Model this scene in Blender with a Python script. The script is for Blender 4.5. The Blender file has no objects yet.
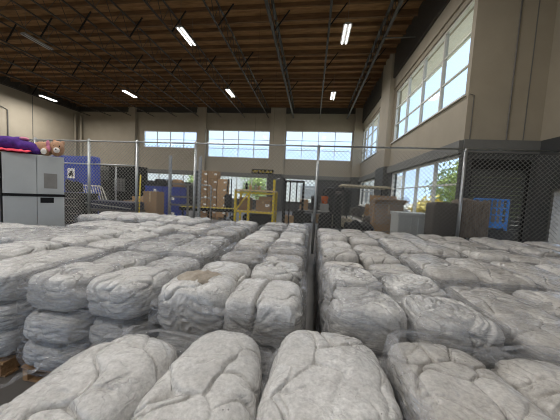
import bpy, math, random
import numpy as np
from mathutils import Vector, Matrix

scene = bpy.context.scene
COL = scene.collection

# ------------------------------------------------------------------ camera
EYE = 1.62
FPX = 236.0
_yaw, _pit, _rol = math.radians(7.45), math.radians(-3.93), math.radians(3.04)
_fw = Vector((-math.sin(_yaw) * math.cos(_pit), math.cos(_yaw) * math.cos(_pit), math.sin(_pit)))
_rt = Vector((math.cos(_yaw), math.sin(_yaw), 0))
_up = _rt.cross(_fw)
_r2 = math.cos(_rol) * _rt + math.sin(_rol) * _up
_u2 = -math.sin(_rol) * _rt + math.cos(_rol) * _up
cam = bpy.data.objects.new('camera', bpy.data.cameras.new('camera'))
COL.objects.link(cam)
cam.data.sensor_width = 36.0
cam.data.lens = 36.0 * FPX / 560.0
cam.data.clip_start = 0.02
cam.data.clip_end = 400
_m = Matrix((_r2, _u2, -_fw)).transposed().to_4x4()
_m.translation = (0, 0, EYE)
cam.matrix_world = _m
scene.camera = cam

# ------------------------------------------------------------------ world, sun, exposure
world = bpy.data.worlds.new('sky')
scene.world = world
world.use_nodes = True
_bg = world.node_tree.nodes['Background']
_bg.inputs['Color'].default_value = (0.54, 0.71, 1.0, 1)
_bg.inputs['Strength'].default_value = SKY = 1.42

SUN_EL, SUN_AZ = math.radians(66), math.radians(-8)      # sun stands to the right (+X) of the building
_sd = Vector((math.cos(SUN_EL) * math.cos(SUN_AZ), math.cos(SUN_EL) * math.sin(SUN_AZ), math.sin(SUN_EL)))
sun = bpy.data.objects.new('sun', bpy.data.lights.new('sun', 'SUN'))
sun.data.energy = 8.0
sun.data.angle = 0.01
sun.data.color = (1.0, 0.95, 0.85)
sun.rotation_euler = _sd.to_track_quat('Z', 'Y').to_euler()
COL.objects.link(sun)

LAMP_W = 165.0            # watts of one ceiling light
scene.view_settings.view_transform = 'Standard'
scene.view_settings.look = 'None'
scene.view_settings.gamma = 1.0
scene.view_settings.use_curve_mapping = False
scene.view_settings.exposure = 0.5
scene.cycles.max_bounces = 8
scene.cycles.transparent_max_bounces = 24
scene.cycles.sample_clamp_indirect = 4.0
scene.cycles.denoising_prefilter = 'ACCURATE'
scene.cycles.sample_clamp_direct = 12.0
scene.cycles.filter_width = 1.1
scene.cycles.caustics_reflective = False
scene.cycles.caustics_refractive = False

# ------------------------------------------------------------------ helpers
def lin(c):
    return tuple(((v / 255) / 12.92 if v / 255 <= .04045 else ((v / 255 + .055) / 1.055) ** 2.4) for v in c)

class NT:
    def __init__(s, m):
        s.t = m.node_tree
    def n(s, typ, **k):
        nd = s.t.nodes.new(typ)
        for a, b in k.items():
            if a in nd.inputs: nd.inputs[a].default_value = b
            else: setattr(nd, a, b)
        return nd
    def l(s, a, b):
        s.t.links.new(a, b)

MATS = {}
def mat(name, rgb, rough=.6, metal=0, var=.12, scale=6, bump=0, bscale=40, coat=0, rgb2=None, stretch=None, detail=4, spec=.5):
    if name in MATS: return MATS[name]
    m = bpy.data.materials.new(name); m.use_nodes = True
    T = NT(m); b = m.node_tree.nodes['Principled BSDF']
    c = lin(rgb); c2 = lin(rgb2) if rgb2 else tuple(v * (1 - 2 * var) for v in c)
    tc = T.n('ShaderNodeTexCoord'); mp = T.n('ShaderNodeMapping')
    if stretch: mp.inputs['Scale'].default_value = stretch
    T.l(tc.outputs['Object'], mp.inputs['Vector'])
    nz = T.n('ShaderNodeTexNoise', Scale=scale, Detail=detail, Roughness=.6)
    T.l(mp.outputs[0], nz.inputs['Vector'])
    rp = T.n('ShaderNodeValToRGB')
    rp.color_ramp.elements[0].position = .32; rp.color_ramp.elements[1].position = .68
    rp.color_ramp.elements[0].color = (*c2, 1); rp.color_ramp.elements[1].color = (*c, 1)
    T.l(nz.outputs['Fac'], rp.inputs[0]); T.l(rp.outputs[0], b.inputs['Base Color'])
    b.inputs['Roughness'].default_value = rough; b.inputs['Metallic'].default_value = metal
    b.inputs['Specular IOR Level'].default_value = spec
    b.inputs['Coat Weight'].default_value = coat
    if bump:
        n2 = T.n('ShaderNodeTexNoise', Scale=bscale, Detail=5)
        T.l(mp.outputs[0], n2.inputs['Vector'])
        bp = T.n('ShaderNodeBump', Strength=bump, Distance=.02)
        T.l(n2.outputs['Fac'], bp.inputs['Height']); T.l(bp.outputs[0], b.inputs['Normal'])
    MATS[name] = m
    return m

def emit(name, rgb, s):
    m = bpy.data.materials.new(name); m.use_nodes = True
    b = m.node_tree.nodes['Principled BSDF']
    b.inputs['Emission Color'].default_value = (*rgb, 1); b.inputs['Emission Strength'].default_value = s
    b.inputs['Base Color'].default_value = (.9, .9, .9, 1)
    MATS[name] = m
    return m

class MB:
    """collects shapes for ONE mesh object"""
    def __init__(s): s.v = []; s.f = []; s.mi = []
    def raw(s, vs, fs, mi=0):
        o = len(s.v); s.v += [tuple(p) for p in vs]
        s.f += [tuple(i + o for i in f) for f in fs]; s.mi += [mi] * len(fs); return s
    def box(s, x0, y0, z0, x1, y1, z1, mi=0):
        x0, x1 = sorted((x0, x1)); y0, y1 = sorted((y0, y1)); z0, z1 = sorted((z0, z1))
        vs = [(x, y, z) for z in (z0, z1) for y in (y0, y1) for x in (x0, x1)]
        return s.raw(vs, [(0, 2, 3, 1), (4, 5, 7, 6), (0, 1, 5, 4), (2, 6, 7, 3), (0, 4, 6, 2), (1, 3, 7, 5)], mi)
    def bar(s, a, b, w, h=None, mi=0):
        a, b = Vector(a), Vector(b); h = h or w; d = (b - a).normalized()
        u = d.cross(Vector((0, 0, 1)))
        if u.length < 1e-4: u = Vector((1, 0, 0))
        u.normalize(); t = u.cross(d)
        vs = [p + u * i * w / 2 + t * j * h / 2 for p in (a, b) for i, j in ((-1, -1), (1, -1), (1, 1), (-1, 1))]
        return s.raw(vs, [(3, 2, 1, 0), (4, 5, 6, 7), (0, 1, 5, 4), (1, 2, 6, 5), (2, 3, 7, 6), (3, 0, 4, 7)], mi)
    def tube(s, pts, r, n=8, mi=0, cap=True):
        pts = [Vector(p) for p in pts]; rs = r if isinstance(r, (list, tuple)) else [r] * len(pts)
        o = len(s.v); prev = None
        for i, p in enumerate(pts):
            d = (pts[min(i + 1, len(pts) - 1)] - pts[max(i - 1, 0)]).normalized()
            if prev is None:
                u = d.cross(Vector((0, 0, 1)))
                if u.length < 1e-3: u = Vector((1, 0, 0))
            else: u = prev - d * prev.dot(d)
            u.normalize(); prev = u; t = d.cross(u)
            for k in range(n):
                a = 2 * math.pi * k / n
                s.v.append(tuple(p + (u * math.cos(a) + t * math.sin(a)) * rs[i]))
        for i in range(len(pts) - 1):
            for k in range(n):
                k2 = (k + 1) % n
                s.f.append((o + i * n + k, o + i * n + k2, o + (i + 1) * n + k2, o + (i + 1) * n + k)); s.mi.append(mi)
        if cap:
            s.f.append(tuple(o + k for k in range(n))[::-1]); s.mi.append(mi)
            s.f.append(tuple(o + (len(pts) - 1) * n + k for k in range(n))); s.mi.append(mi)
        return s
    def lathe(s, prof, n=24, c=(0, 0, 0), mi=0, axis='z'):
        o = len(s.v)
        for (r, z) in prof:
            for k in range(n):
                a = 2 * math.pi * k / n
                p = (r * math.cos(a), r * math.sin(a), z)
                if axis == 'y': p = (p[0], p[2], p[1])
                if axis == 'x': p = (p[2], p[0], p[1])
                s.v.append((p[0] + c[0], p[1] + c[1], p[2] + c[2]))
        for i in range(len(prof) - 1):
            for k in range(n):
                k2 = (k + 1) % n
                s.f.append((o + i * n + k, o + i * n + k2, o + (i + 1) * n + k2, o + (i + 1) * n + k)); s.mi.append(mi)
        return s
    def prism(s, poly, y0, y1, mi=0):
        """polygon in x,z extruded along y"""
        n = len(poly); vs = [(x, y0, z) for x, z in poly] + [(x, y1, z) for x, z in poly]
        fs = [tuple(range(n)), tuple(range(2 * n - 1, n - 1, -1))] + [(i, i + n, (i + 1) % n + n, (i + 1) % n) for i in range(n)]
        return s.raw(vs, fs, mi)
    def ell(s, c, r, n=14, m=9, mi=0):
        o = len(s.v); vs = []
        for i in range(m + 1):
            th = math.pi * i / m
            for k in range(n):
                a = 2 * math.pi * k / n
                vs.append((c[0] + r[0] * math.sin(th) * math.cos(a), c[1] + r[1] * math.sin(th) * math.sin(a), c[2] + r[2] * math.cos(th)))
        fs = [(i * n + k, (i + 1) * n + k, (i + 1) * n + (k + 1) % n, i * n + (k + 1) % n) for i in range(m) for k in range(n)]
        return s.raw(vs, fs, mi)
    def mesh(s, name, mats, smooth=False):
        me = bpy.data.meshes.new(name); me.from_pydata(s.v, [], s.f)
        for m in (mats if isinstance(mats, (list, tuple)) else [mats]): me.materials.append(m)
        if any(s.mi): me.polygons.foreach_set('material_index', s.mi)
        if smooth: me.polygons.foreach_set('use_smooth', [True] * len(me.polygons))
        me.update(); return me
    def build(s, name, mats, parent=None, smooth=False, bevel=0, loc=None):
        return obj(name, s.mesh(name, mats, smooth), parent, bevel, loc)

def obj(name, me, parent=None, bevel=0, loc=None):
    o = bpy.data.objects.new(name, me); COL.objects.link(o)
    if parent is not None: o.parent = parent
    if loc is not None: o.location = loc
    if bevel:
        b = o.modifiers.new('bevel', 'BEVEL'); b.width = bevel; b.segments = 2; b.limit_method = 'ANGLE'
    return o

def tag(o, label, cat, group=None):
    o['label'] = label; o['category'] = cat
    if group: o['group'] = group
    return o
def thing(name, label, cat, loc=(0, 0, 0), rz=0, group=None):
    o = bpy.data.objects.new(name, None); COL.objects.link(o); o.empty_display_size = .1
    o.location = loc; o.rotation_euler = (0, 0, rz)
    return tag(o, label, cat, group)
def struct(o, label=None):
    o['kind'] = 'structure'
    if label: o['label'] = label
    return o
def sgroup(name, label=None, loc=(0, 0, 0)):
    o = bpy.data.objects.new(name, None); COL.objects.link(o); o.location = loc
    return struct(o, label)
def B(x0, y0, z0, x1, y1, z1): return MB().box(x0, y0, z0, x1, y1, z1)

# ------------------------------------------------------------------ materials
M = {}
M['beige'] = mat('beige_wall_paint', (160, 151, 134), .75, var=.05, scale=1.2, bump=.15, bscale=60)
M['greywall'] = mat('dark_grey_wall_paint', (66, 67, 67), .7, var=.08, scale=1.5, bump=.15, bscale=60)
M['ledge'] = mat('mid_grey_ledge_paint', (112, 112, 109), .7, var=.05)
M['concrete'] = mat('concrete_floor', (104, 100, 95), .5, var=.12, scale=1.5, bump=.1, bscale=30)
M['deck'] = mat('plywood_roof_deck', (176, 136, 92), .8, rgb2=(132, 100, 66), scale=2.5, stretch=(.6, 3, 1), bump=.2)
M['purlin'] = mat('dark_timber', (126, 94, 62), .8, rgb2=(88, 64, 42), scale=3, stretch=(.5, 6, 6))
M['steel'] = mat('grey_painted_steel', (112, 110, 106), .5, .3, var=.1)
M['galv'] = mat('galvanised_steel', (172, 175, 176), .38, .75, var=.12, scale=12)
M['alu'] = mat('aluminium_frame', (205, 203, 196), .45, .2, var=.04)
M['joist'] = mat('dark_joist_steel', (70, 67, 63), .5, .2, var=.1)
M['black'] = mat('black_paint', (24, 24, 25), .7, var=.2, spec=.25)
M['blackp'] = mat('black_plastic', (19, 19, 21), .6, var=.2, spec=.3)
M['wire'] = mat('fence_wire', (126, 126, 122), .5, .2, var=.05)
M['ballast'] = mat('grey_ballast_cover', (120, 120, 118), .5, var=.02)
M['chrome'] = mat('chrome', (200, 200, 200), .2, .9, var=.02)
M['cabinet'] = mat('light_grey_cabinet_paint', (186, 190, 190), .45, var=.04, scale=2)
M['card'] = mat('brown_cardboard', (152, 122, 88), .85, var=.08, scale=3, bump=.1)
M['card2'] = mat('pale_and_lit_cardboard', (186, 150, 108), .85, var=.08, scale=3)
M['tape'] = mat('packing_tape', (186, 160, 120), .3, var=.03)
M['paper'] = mat('white_paper', (232, 232, 228), .8, var=.02)
M['bluetarp'] = mat('blue_tarpaulin', (34, 66, 170), .55, var=.15, scale=4, bump=.5, bscale=9)
M['blueplastic'] = mat('blue_plastic', (28, 56, 150), .4, var=.12, scale=5)
M['skyblue'] = mat('bright_blue_paint', (70, 150, 240), .45, var=.06)
M['navy'] = mat('navy_vinyl', (30, 38, 70), .5, var=.15)
M['yellow'] = mat('yellow_paint', (222, 196, 44), .5, var=.08)
M['wood'] = mat('pallet_wood', (186, 148, 104), .8, rgb2=(132, 98, 64), scale=4, stretch=(1, 9, 9), bump=.25)
M['tan'] = mat('tan_worktop', (206, 182, 144), .6, var=.05)
M['cartbody'] = mat('beige_moulded_plastic', (196, 186, 160), .4, var=.06)
M['rubber'] = mat('tyre_rubber', (24, 24, 24), .8, var=.2)
M['seat'] = mat('cream_vinyl', (190, 178, 150), .5, var=.08)
M['tote'] = mat('pale_grey_plastic', (192, 196, 194), .5, var=.06)
M['darktarp'] = mat('dark_grey_cover', (84, 78, 72), .7, var=.2, scale=5, bump=.4, bscale=10)
M['striped'] = mat('folded_drab_cloth', (150, 136, 120), .8, rgb2=(96, 84, 74), scale=7, stretch=(6, 6, .6))
M['teddy'] = mat('brown_plush', (186, 146, 116), .95, var=.12, scale=30, bump=.6, bscale=120)
M['white'] = mat('white_plush', (232, 226, 220), .95, var=.06, scale=30, bump=.4, bscale=120)
M['pink'] = mat('pink_ribbon', (214, 130, 160), .6, var=.08)
M['purple'] = mat('purple_plush', (86, 44, 140), .95, var=.25, scale=14, bump=.7, bscale=80)
M['coral'] = mat('coral_cloth', (226, 70, 92), .85, var=.1)
M['orange'] = mat('orange_plastic', (220, 106, 40), .5, var=.06)
M['red'] = mat('red_plastic', (176, 44, 38), .5, var=.06)
M['leaf'] = mat('green_leaves', (168, 186, 116), .7, rgb2=(120, 146, 78), scale=2)
M['leaf2'] = mat('yellow_leaves', (226, 206, 110), .7, rgb2=(196, 182, 90), scale=2)
M['bark'] = mat('bark', (96, 78, 62), .9)
M['ground'] = mat('outdoor_paving', (176, 172, 160), .8, var=.08, scale=.6)
M['white_wall'] = mat('white_stucco', (226, 224, 216), .8, var=.03)
M['dirtgrey'] = mat('grey_board', (140, 138, 134), .6, var=.1)
M['tube'] = emit('lit_tube', (1.0, .98, .94), 9.0)
M['tubeoff'] = mat('unlit_tube', (205, 205, 205), .3, var=.02)
M['reflector'] = mat('white_reflector', (150, 150, 148), .35, var=.02)

def glass_mat():
    m = bpy.data.materials.new('window_glass'); m.use_nodes = True; T = NT(m); t = m.node_tree
    t.nodes.remove(t.nodes['Principled BSDF'])
    tr = T.n('ShaderNodeBsdfTransparent', Color=(.93, .96, .97, 1)); gl = T.n('ShaderNodeBsdfGlossy', Roughness=.03)
    lw = T.n('ShaderNodeLayerWeight', Blend=.5); pw = T.n('ShaderNodeMath', operation='POWER'); pw.inputs[1].default_value = 5.0
    ml = T.n('ShaderNodeMath', operation='MULTIPLY_ADD'); ml.inputs[1].default_value = .6; ml.inputs[2].default_value = .03
    mx = T.n('ShaderNodeMixShader')
    T.l(lw.outputs['Facing'], pw.inputs[0]); T.l(pw.outputs[0], ml.inputs[0]); T.l(ml.outputs[0], mx.inputs[0]); T.l(tr.outputs[0], mx.inputs[1]); T.l(gl.outputs[0], mx.inputs[2])
    T.l(mx.outputs[0], t.nodes['Material Output'].inputs['Surface'])
    return m
M['glass'] = glass_mat()

def film_mat():
    """clear stretch film: mostly see-through, glossy streaks where it is doubled or creased"""
    m = bpy.data.materials.new('stretch_film'); m.use_nodes = True; T = NT(m); t = m.node_tree
    t.nodes.remove(t.nodes['Principled BSDF'])
    tc = T.n('ShaderNodeTexCoord'); mp = T.n('ShaderNodeMapping')
    mp.inputs['Rotation'].default_value = (.2, .25, .1); mp.inputs['Scale'].default_value = (3, 3, 26)
    T.l(tc.outputs['Object'], mp.inputs['Vector'])
    nz = T.n('ShaderNodeTexNoise', Scale=1.6, Detail=6, Roughness=.65, Distortion=.8); T.l(mp.outputs[0], nz.inputs['Vector'])
    rp = T.n('ShaderNodeMapRange'); rp.inputs['From Min'].default_value = .42; rp.inputs['From Max'].default_value = .68
    rp.inputs['To Min'].default_value = .05; rp.inputs['To Max'].default_value = .60
    T.l(nz.outputs['Fac'], rp.inputs['Value'])
    bp = T.n('ShaderNodeBump', Strength=.9, Distance=.02); T.l(nz.outputs['Fac'], bp.inputs['Height'])
    tr = T.n('ShaderNodeBsdfTransparent', Color=(.97, .97, .97, 1))
    gl = T.n('ShaderNodeBsdfPrincipled'); gl.inputs['Base Color'].default_value = (.42, .43, .45, 1)
    gl.inputs['Roughness'].default_value = .10; gl.inputs['Specular IOR Level'].default_value = .9
    T.l(bp.outputs[0], gl.inputs['Normal'])
    mx = T.n('ShaderNodeMixShader')
    T.l(rp.outputs[0], mx.inputs[0]); T.l(tr.outputs[0], mx.inputs[1]); T.l(gl.outputs[0], mx.inputs[2])
    T.l(mx.outputs[0], t.nodes['Material Output'].inputs['Surface'])
    return m
M['film'] = film_mat()

def bale_mat(name, rgb, rgb2, coat):
    """grey fibre pressed in a clear bag"""
    m = bpy.data.materials.new(name); m.use_nodes = True; T = NT(m)
    b = m.node_tree.nodes['Principled BSDF']
    tc = T.n('ShaderNodeTexCoord'); oi = T.n('ShaderNodeObjectInfo')
    ad = T.n('ShaderNodeVectorMath', operation='ADD'); sc = T.n('ShaderNodeVectorMath', operation='SCALE')
    cb = T.n('ShaderNodeCombineXYZ')
    for i in range(3): T.l(oi.outputs['Random'], cb.inputs[i])
    T.l(cb.outputs[0], sc.inputs[0]); sc.inputs['Scale'].default_value = 17.0
    T.l(tc.outputs['Object'], ad.inputs[0]); T.l(sc.outputs[0], ad.inputs[1])
    P = ad.outputs[0]
    n1 = T.n('ShaderNodeTexNoise', Scale=5.0, Detail=6, Roughness=.65); T.l(P, n1.inputs['Vector'])
    rp = T.n('ShaderNodeValToRGB'); rp.color_ramp.elements[0].position = .3; rp.color_ramp.elements[1].position = .7
    rp.color_ramp.elements[0].color = (*lin(rgb2), 1); rp.color_ramp.elements[1].color = (*lin(rgb), 1)
    T.l(n1.outputs['Fac'], rp.inputs[0])
    # per-bale tone
    hs = T.n('ShaderNodeHueSaturation'); mr = T.n('ShaderNodeMapRange')
    mr.inputs['To Min'].default_value = .88; mr.inputs['To Max'].default_value = 1.08
    T.l(oi.outputs['Random'], mr.inputs['Value']); T.l(mr.outputs[0], hs.inputs['Value']); T.l(rp.outputs[0], hs.inputs['Color'])
    # dark lint specks
    vs = T.n('ShaderNodeTexVoronoi', Scale=38.0); T.l(P, vs.inputs['Vector'])
    n2 = T.n('ShaderNodeTexNoise', Scale=7.0, Detail=2); T.l(P, n2.inputs['Vector'])
    th = T.n('ShaderNodeMapRange'); th.inputs['From Min'].default_value = .5; th.inputs['From Max'].default_value = .75
    th.inputs['To Min'].default_value = .02; th.inputs['To Max'].default_value = .16; T.l(n2.outputs['Fac'], th.inputs['Value'])
    lt = T.n('ShaderNodeMath', operation='LESS_THAN'); T.l(vs.outputs['Distance'], lt.inputs[0]); T.l(th.outputs[0], lt.inputs[1])
    mul = T.n('ShaderNodeMath', operation='MULTIPLY'); mul.inputs[1].default_value = .65; T.l(lt.outputs[0], mul.inputs[0])
    mx = T.n('ShaderNodeMix', data_type='RGBA'); T.l(mul.outputs[0], mx.inputs['Factor'])
    T.l(hs.outputs[0], mx.inputs['A']); mx.inputs['B'].default_value = (.06, .055, .05, 1)
    fm = T.n('ShaderNodeTexNoise', Scale=55.0, Detail=4, Roughness=.75); T.l(P, fm.inputs['Vector'])
    fr = T.n('ShaderNodeMapRange'); fr.inputs['From Min'].default_value = .3; fr.inputs['From Max'].default_value = .7; fr.inputs['To Min'].default_value = .68; fr.inputs['To Max'].default_value = 1.1
    T.l(fm.outputs['Fac'], fr.inputs['Value'])
    mm = T.n('ShaderNodeVectorMath', operation='SCALE'); T.l(mx.outputs['Result'], mm.inputs[0]); T.l(fr.outputs[0], mm.inputs['Scale'])
    T.l(mm.outputs[0], b.inputs['Base Color'])
    b.inputs['Roughness'].default_value = .62; b.inputs['Coat Weight'].default_value = coat
    b.inputs['Coat Roughness'].default_value = .11; b.inputs['Coat IOR'].default_value = 1.6
    # fibre relief and bag wrinkles
    wn = T.n('ShaderNodeTexNoise', Scale=6.0, Detail=3); T.l(P, wn.inputs['Vector'])
    wa = T.n('ShaderNodeVectorMath', operation='MULTIPLY_ADD'); wa.inputs[1].default_value = (.4, .4, .4)
    T.l(wn.outputs['Color'], wa.inputs[0]); T.l(P, wa.inputs[2])
    ve = T.n('ShaderNodeTexVoronoi', feature='DISTANCE_TO_EDGE', Scale=5.0); T.l(wa.outputs[0], ve.inputs['Vector'])
    cr = T.n('ShaderNodeMapRange'); cr.inputs['From Max'].default_value = .035; T.l(ve.outputs['Distance'], cr.inputs['Value'])
    fn = T.n('ShaderNodeTexNoise', Scale=70.0, Detail=5, Roughness=.7); T.l(P, fn.inputs['Vector'])
    mk = T.n('ShaderNodeTexNoise', Scale=3.5, Detail=1); T.l(P, mk.inputs['Vector'])
    mkr = T.n('ShaderNodeMapRange'); mkr.inputs['From Min'].default_value = .45; mkr.inputs['From Max'].default_value = .65; mkr.inputs['To Max'].default_value = .5; T.l(mk.outputs['Fac'], mkr.inputs['Value'])
    b1 = T.n('ShaderNodeBump', Distance=.014); T.l(cr.outputs[0], b1.inputs['Height']); T.l(mkr.outputs[0], b1.inputs['Strength'])
    b2 = T.n('ShaderNodeBump', Strength=.5, Distance=.006); T.l(fn.outputs['Fac'], b2.inputs['Height']); T.l(b1.outputs[0], b2.inputs['Normal'])
    mp = T.n('ShaderNodeMapping'); mp.inputs['Scale'].default_value = (7, 7, 30); T.l(P, mp.inputs['Vector'])
    cn = T.n('ShaderNodeTexNoise', Scale=1.6, Detail=5, Distortion=1.0); T.l(mp.outputs[0], cn.inputs['Vector'])
    b3 = T.n('ShaderNodeBump', Strength=.9, Distance=.02); T.l(cn.outputs['Fac'], b3.inputs['Height']); T.l(b1.outputs[0], b3.inputs['Normal'])
    T.l(b3.outputs[0], b.inputs['Coat Normal'])
    b4 = T.n('ShaderNodeBump', Strength=.35, Distance=.02); T.l(cn.outputs['Fac'], b4.inputs['Height']); T.l(b2.outputs[0], b4.inputs['Normal'])
    T.l(b4.outputs[0], b.inputs['Normal'])
    return m
M['bale'] = bale_mat('grey_fibre_in_clear_bag', (224, 223, 220), (186, 184, 180), 1.0)
M['bale2'] = bale_mat('warm_grey_fibre_in_clear_bag', (212, 209, 204), (172, 168, 161), 1.0)
M['baleb'] = bale_mat('brown_grey_fibre', (182, 172, 156), (136, 124, 108), .05)
# ================================================================== the building
XL, XR, XB, YB, YJ, YR, ZC = -24.7, 4.15, 6.05, 22.4, 7.4, -6.5, 9.75
BAND = 3.45

struct(B(XL - .3, YR - .3, -.2, XB + .3, YB + .3, 0).build('floor', M['concrete']), 'grey concrete warehouse floor')
struct(B(-120, -120, -.5, 120, 160, -.22).build('trim_1', M['ground']), 'pale paving outside the windows')

ceiling = struct(B(XL - 1, YR - 1, ZC, XB + 1.0, YB + 1.2, ZC + .15).build('ceiling', M['deck']), 'brown plywood roof deck on timber purlins')
pm = B(XL, -.028, -.17, XB, .024, 0).mesh('purlin', M['purlin'])
pm2 = B(XL, -.045, -.26, XB, .045, 0).mesh('deep_purlin', M['purlin'])
for i in range(43):
    y = YR + .3 + .67 * i
    obj('purlin', pm2 if i % 4 == 2 else pm, ceiling, loc=(0, y, ZC))

def wall(name, axis, c, th, u0, u1, z0, z1, holes, zsplit=None, mats=None, label=None):
    """axis 'x': wall runs along x at y=c; axis 'y': runs along y at x=c. th: signed thickness away from the room"""
    us = sorted({u0, u1, *[h[0] for h in holes], *[h[1] for h in holes]})
    zs = sorted({z0, z1, *[h[2] for h in holes], *[h[3] for h in holes], *([zsplit] if zsplit else [])})
    us = [u for u in us if u0 <= u <= u1]; zs = [z for z in zs if z0 <= z <= z1]
    def solid(i, j):
        if i < 0 or j < 0 or i >= len(us) - 1 or j >= len(zs) - 1: return False
        u, z = (us[i] + us[i + 1]) / 2, (zs[j] + zs[j + 1]) / 2
        return not any(h[0] < u < h[1] and h[2] < z < h[3] for h in holes)
    mb = MB()
    P = (lambda u, d, z: (u, c + d, z)) if axis == 'x' else (lambda u, d, z: (c + d, u, z))
    for i in range(len(us) - 1):
        for j in range(len(zs) - 1):
            if not solid(i, j): continue
            a, b, p, q = us[i], us[i + 1], zs[j], zs[j + 1]
            mi = 1 if zsplit and (p + q) / 2 < zsplit else 0
            mb.raw([P(a, 0, p), P(b, 0, p), P(b, 0, q), P(a, 0, q)], [(0, 1, 2, 3)], mi)
            mb.raw([P(a, th, p), P(b, th, p), P(b, th, q), P(a, th, q)], [(3, 2, 1, 0)], 0)
            for (di, dj, s) in ((-1, 0, (a, p, a, q)), (1, 0, (b, p, b, q)), (0, -1, (a, p, b, p)), (0, 1, (a, q, b, q))):
                if not solid(i + di, j + dj):
                    mb.raw([P(s[0], 0, s[1]), P(s[2], 0, s[3]), P(s[2], th, s[3]), P(s[0], th, s[1])], [(0, 1, 2, 3)], mi)
    return struct(mb.build(name, mats or [M['beige'], M['greywall']]), label)

WB_U = [(-17.35, -11.53, 5.65, 7.30), (-10.45, -4.25, 4.88, 7.50), (-2.76, 3.36, 4.88, 7.55)]
WB_L = [(-17.0, -11.6, 2.2, 3.08), (-10.4, -4.32, .9, 3.1), (-2.6, .4, .9, 3.12)]
WR_U = [(7.56, 13.75, 4.70, 7.42), (15.85, 22.0, 4.75, 7.50)]
WR_L = [(7.53, 13.4, 1.0, 3.04), (15.6, 21.6, 1.0, 3.0)]
wall('wall_back', 'x', YB, .3, XL, XR, 0, ZC, WB_U + WB_L, BAND, label='beige back wall with a dark grey lower band')
wall('wall_right', 'y', XR, .3, YJ + .1, YB, 0, ZC, WR_U + WR_L, 3.4, label='beige right wall with two rows of windows')
wall('wall_jog', 'x', YJ, .1, XR, XB, 0, ZC, [(4.42, 5.92, -.1, 2.9)], 3.42, label='beige wall stepping out at the right, dark grey below')
DOOR_B = (5.2, 6.86, -.1, 2.1)
wall('wall_side', 'y', XB, .3, YR, YJ, 0, ZC, [DOOR_B], 3.42, label='beige side wall at the right edge')
wall('wall_left', 'y', XL, -.3, YR, YB, 0, ZC, [], None, label='cream left wall')
wall('wall_rear', 'x', YR, -.3, XL, XB, 0, ZC, [(-19, -14, -.1, 4.2), (-10.5, -5.5, -.1, 4.2), (-3, 2, -.1, 4.2)], BAND, label='rear wall behind the viewer')

# pilasters and ledges
n_trim = 2
def trim(mb, m, label):
    global n_trim
    o = struct(mb.build('trim_%d' % n_trim, m), label); n_trim += 1
    return o
def pilaster(x0, x1, y0, y1, label):
    p = trim(B(x0, y0, BAND, x1, y1, ZC - .02), M['beige'], label)
    B(x0, y0, 0, x1, y1, BAND).build('painted_base', M['greywall'], p)
pilaster(-18.76, -18.03, YB - .35, YB, 'beige pilaster left of the short back window')
pilaster(-11.45, -10.55, YB - .35, YB, 'beige pilaster between the left and middle back windows')
pilaster(-4.2, -2.82, YB - .35, YB, 'wide beige pilaster between the two large back windows')
pilaster(3.42, XR, YB - .45, YB, 'beige corner pilaster at the back right')
pilaster(XR - .28, XR, 13.95, 15.65, 'beige pier between the two right-hand upper windows')
trim(B(XL, YB - .12, 3.12, XR, YB, BAND), M['ledge'], 'grey ledge along the back wall under the upper windows')
trim(B(XR - .10, YJ + .02, 3.06, XR, YB, 3.4), M['ledge'], 'grey ledge along the right wall over the lower windows')
trim(B(XR - .16, YJ, 8.2, XR, YB, ZC), M['joist'], 'dark timber ledger where the roof meets the right wall')
trim(B(XR - .06, YJ, 7.62, XR, YB, 8.2), M['beige'], 'beige beam above the right-hand windows')
trim(B(XR + .3, YJ + .3, 8.05, XR + 1.6, YB, 8.25), M['white_wall'], 'pale roof overhang outside the right-hand windows')
trim(B(XR, YJ - .04, 3.06, XB, YJ, 3.42), M['ledge'], 'grey band across the stepped wall above the roll-up door')
trim(MB().tube([(5.2, YJ - .03, 3.42), (5.2, YJ - .03, 9.0)], .018, 6), M['steel'], 'thin vertical conduit on the stepped wall')
trim(MB().box(5.62, YJ - .012, 3.42, 5.64, YJ, 9.0), M['ledge'], 'dark panel joint on the stepped wall')
trim(MB().tube([(4.28, YJ - .03, 3.4), (4.28, YJ - .03, 4.62), (4.16, YJ - .03, 4.66)], .012, 6), M['steel'], 'bent conduit beside the right-hand upper window')
trim(MB().tube([(XL + .12, YB - .6, 0), (XL + .12, YB - .6, 8.6)], .09, 10), M['beige'], 'cream downpipe in the back left corner')
trim(MB().tube([(XL + .42, YB - .25, 0), (XL + .42, YB - .25, 8.6)], .11, 10), M['beige'], 'thicker cream downpipe in the back left corner')
trim(MB().tube([(XL + .05, 16.36, 3), (XL + .05, 16.36, 7.2), (XL + .05, 15.4, 7.5)], .04, 8), M['steel'], 'grey conduit on the left wall')
trim(MB().box(XL, 18.1, 0, XL + .01, 18.14, 9), M['greywall'], 'thin dark vertical strip on the left wall')  # narrow dark grey strip set on the wall face

trim(B(XL, YB - .14, 9.1, XR, YB, ZC), M['joist'], 'dark ledger where the roof meets the back wall')
trim(B(XL, YR, 9.1, XL + .14, YB, ZC), M['joist'], 'dark ledger where the roof meets the left wall')
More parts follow.
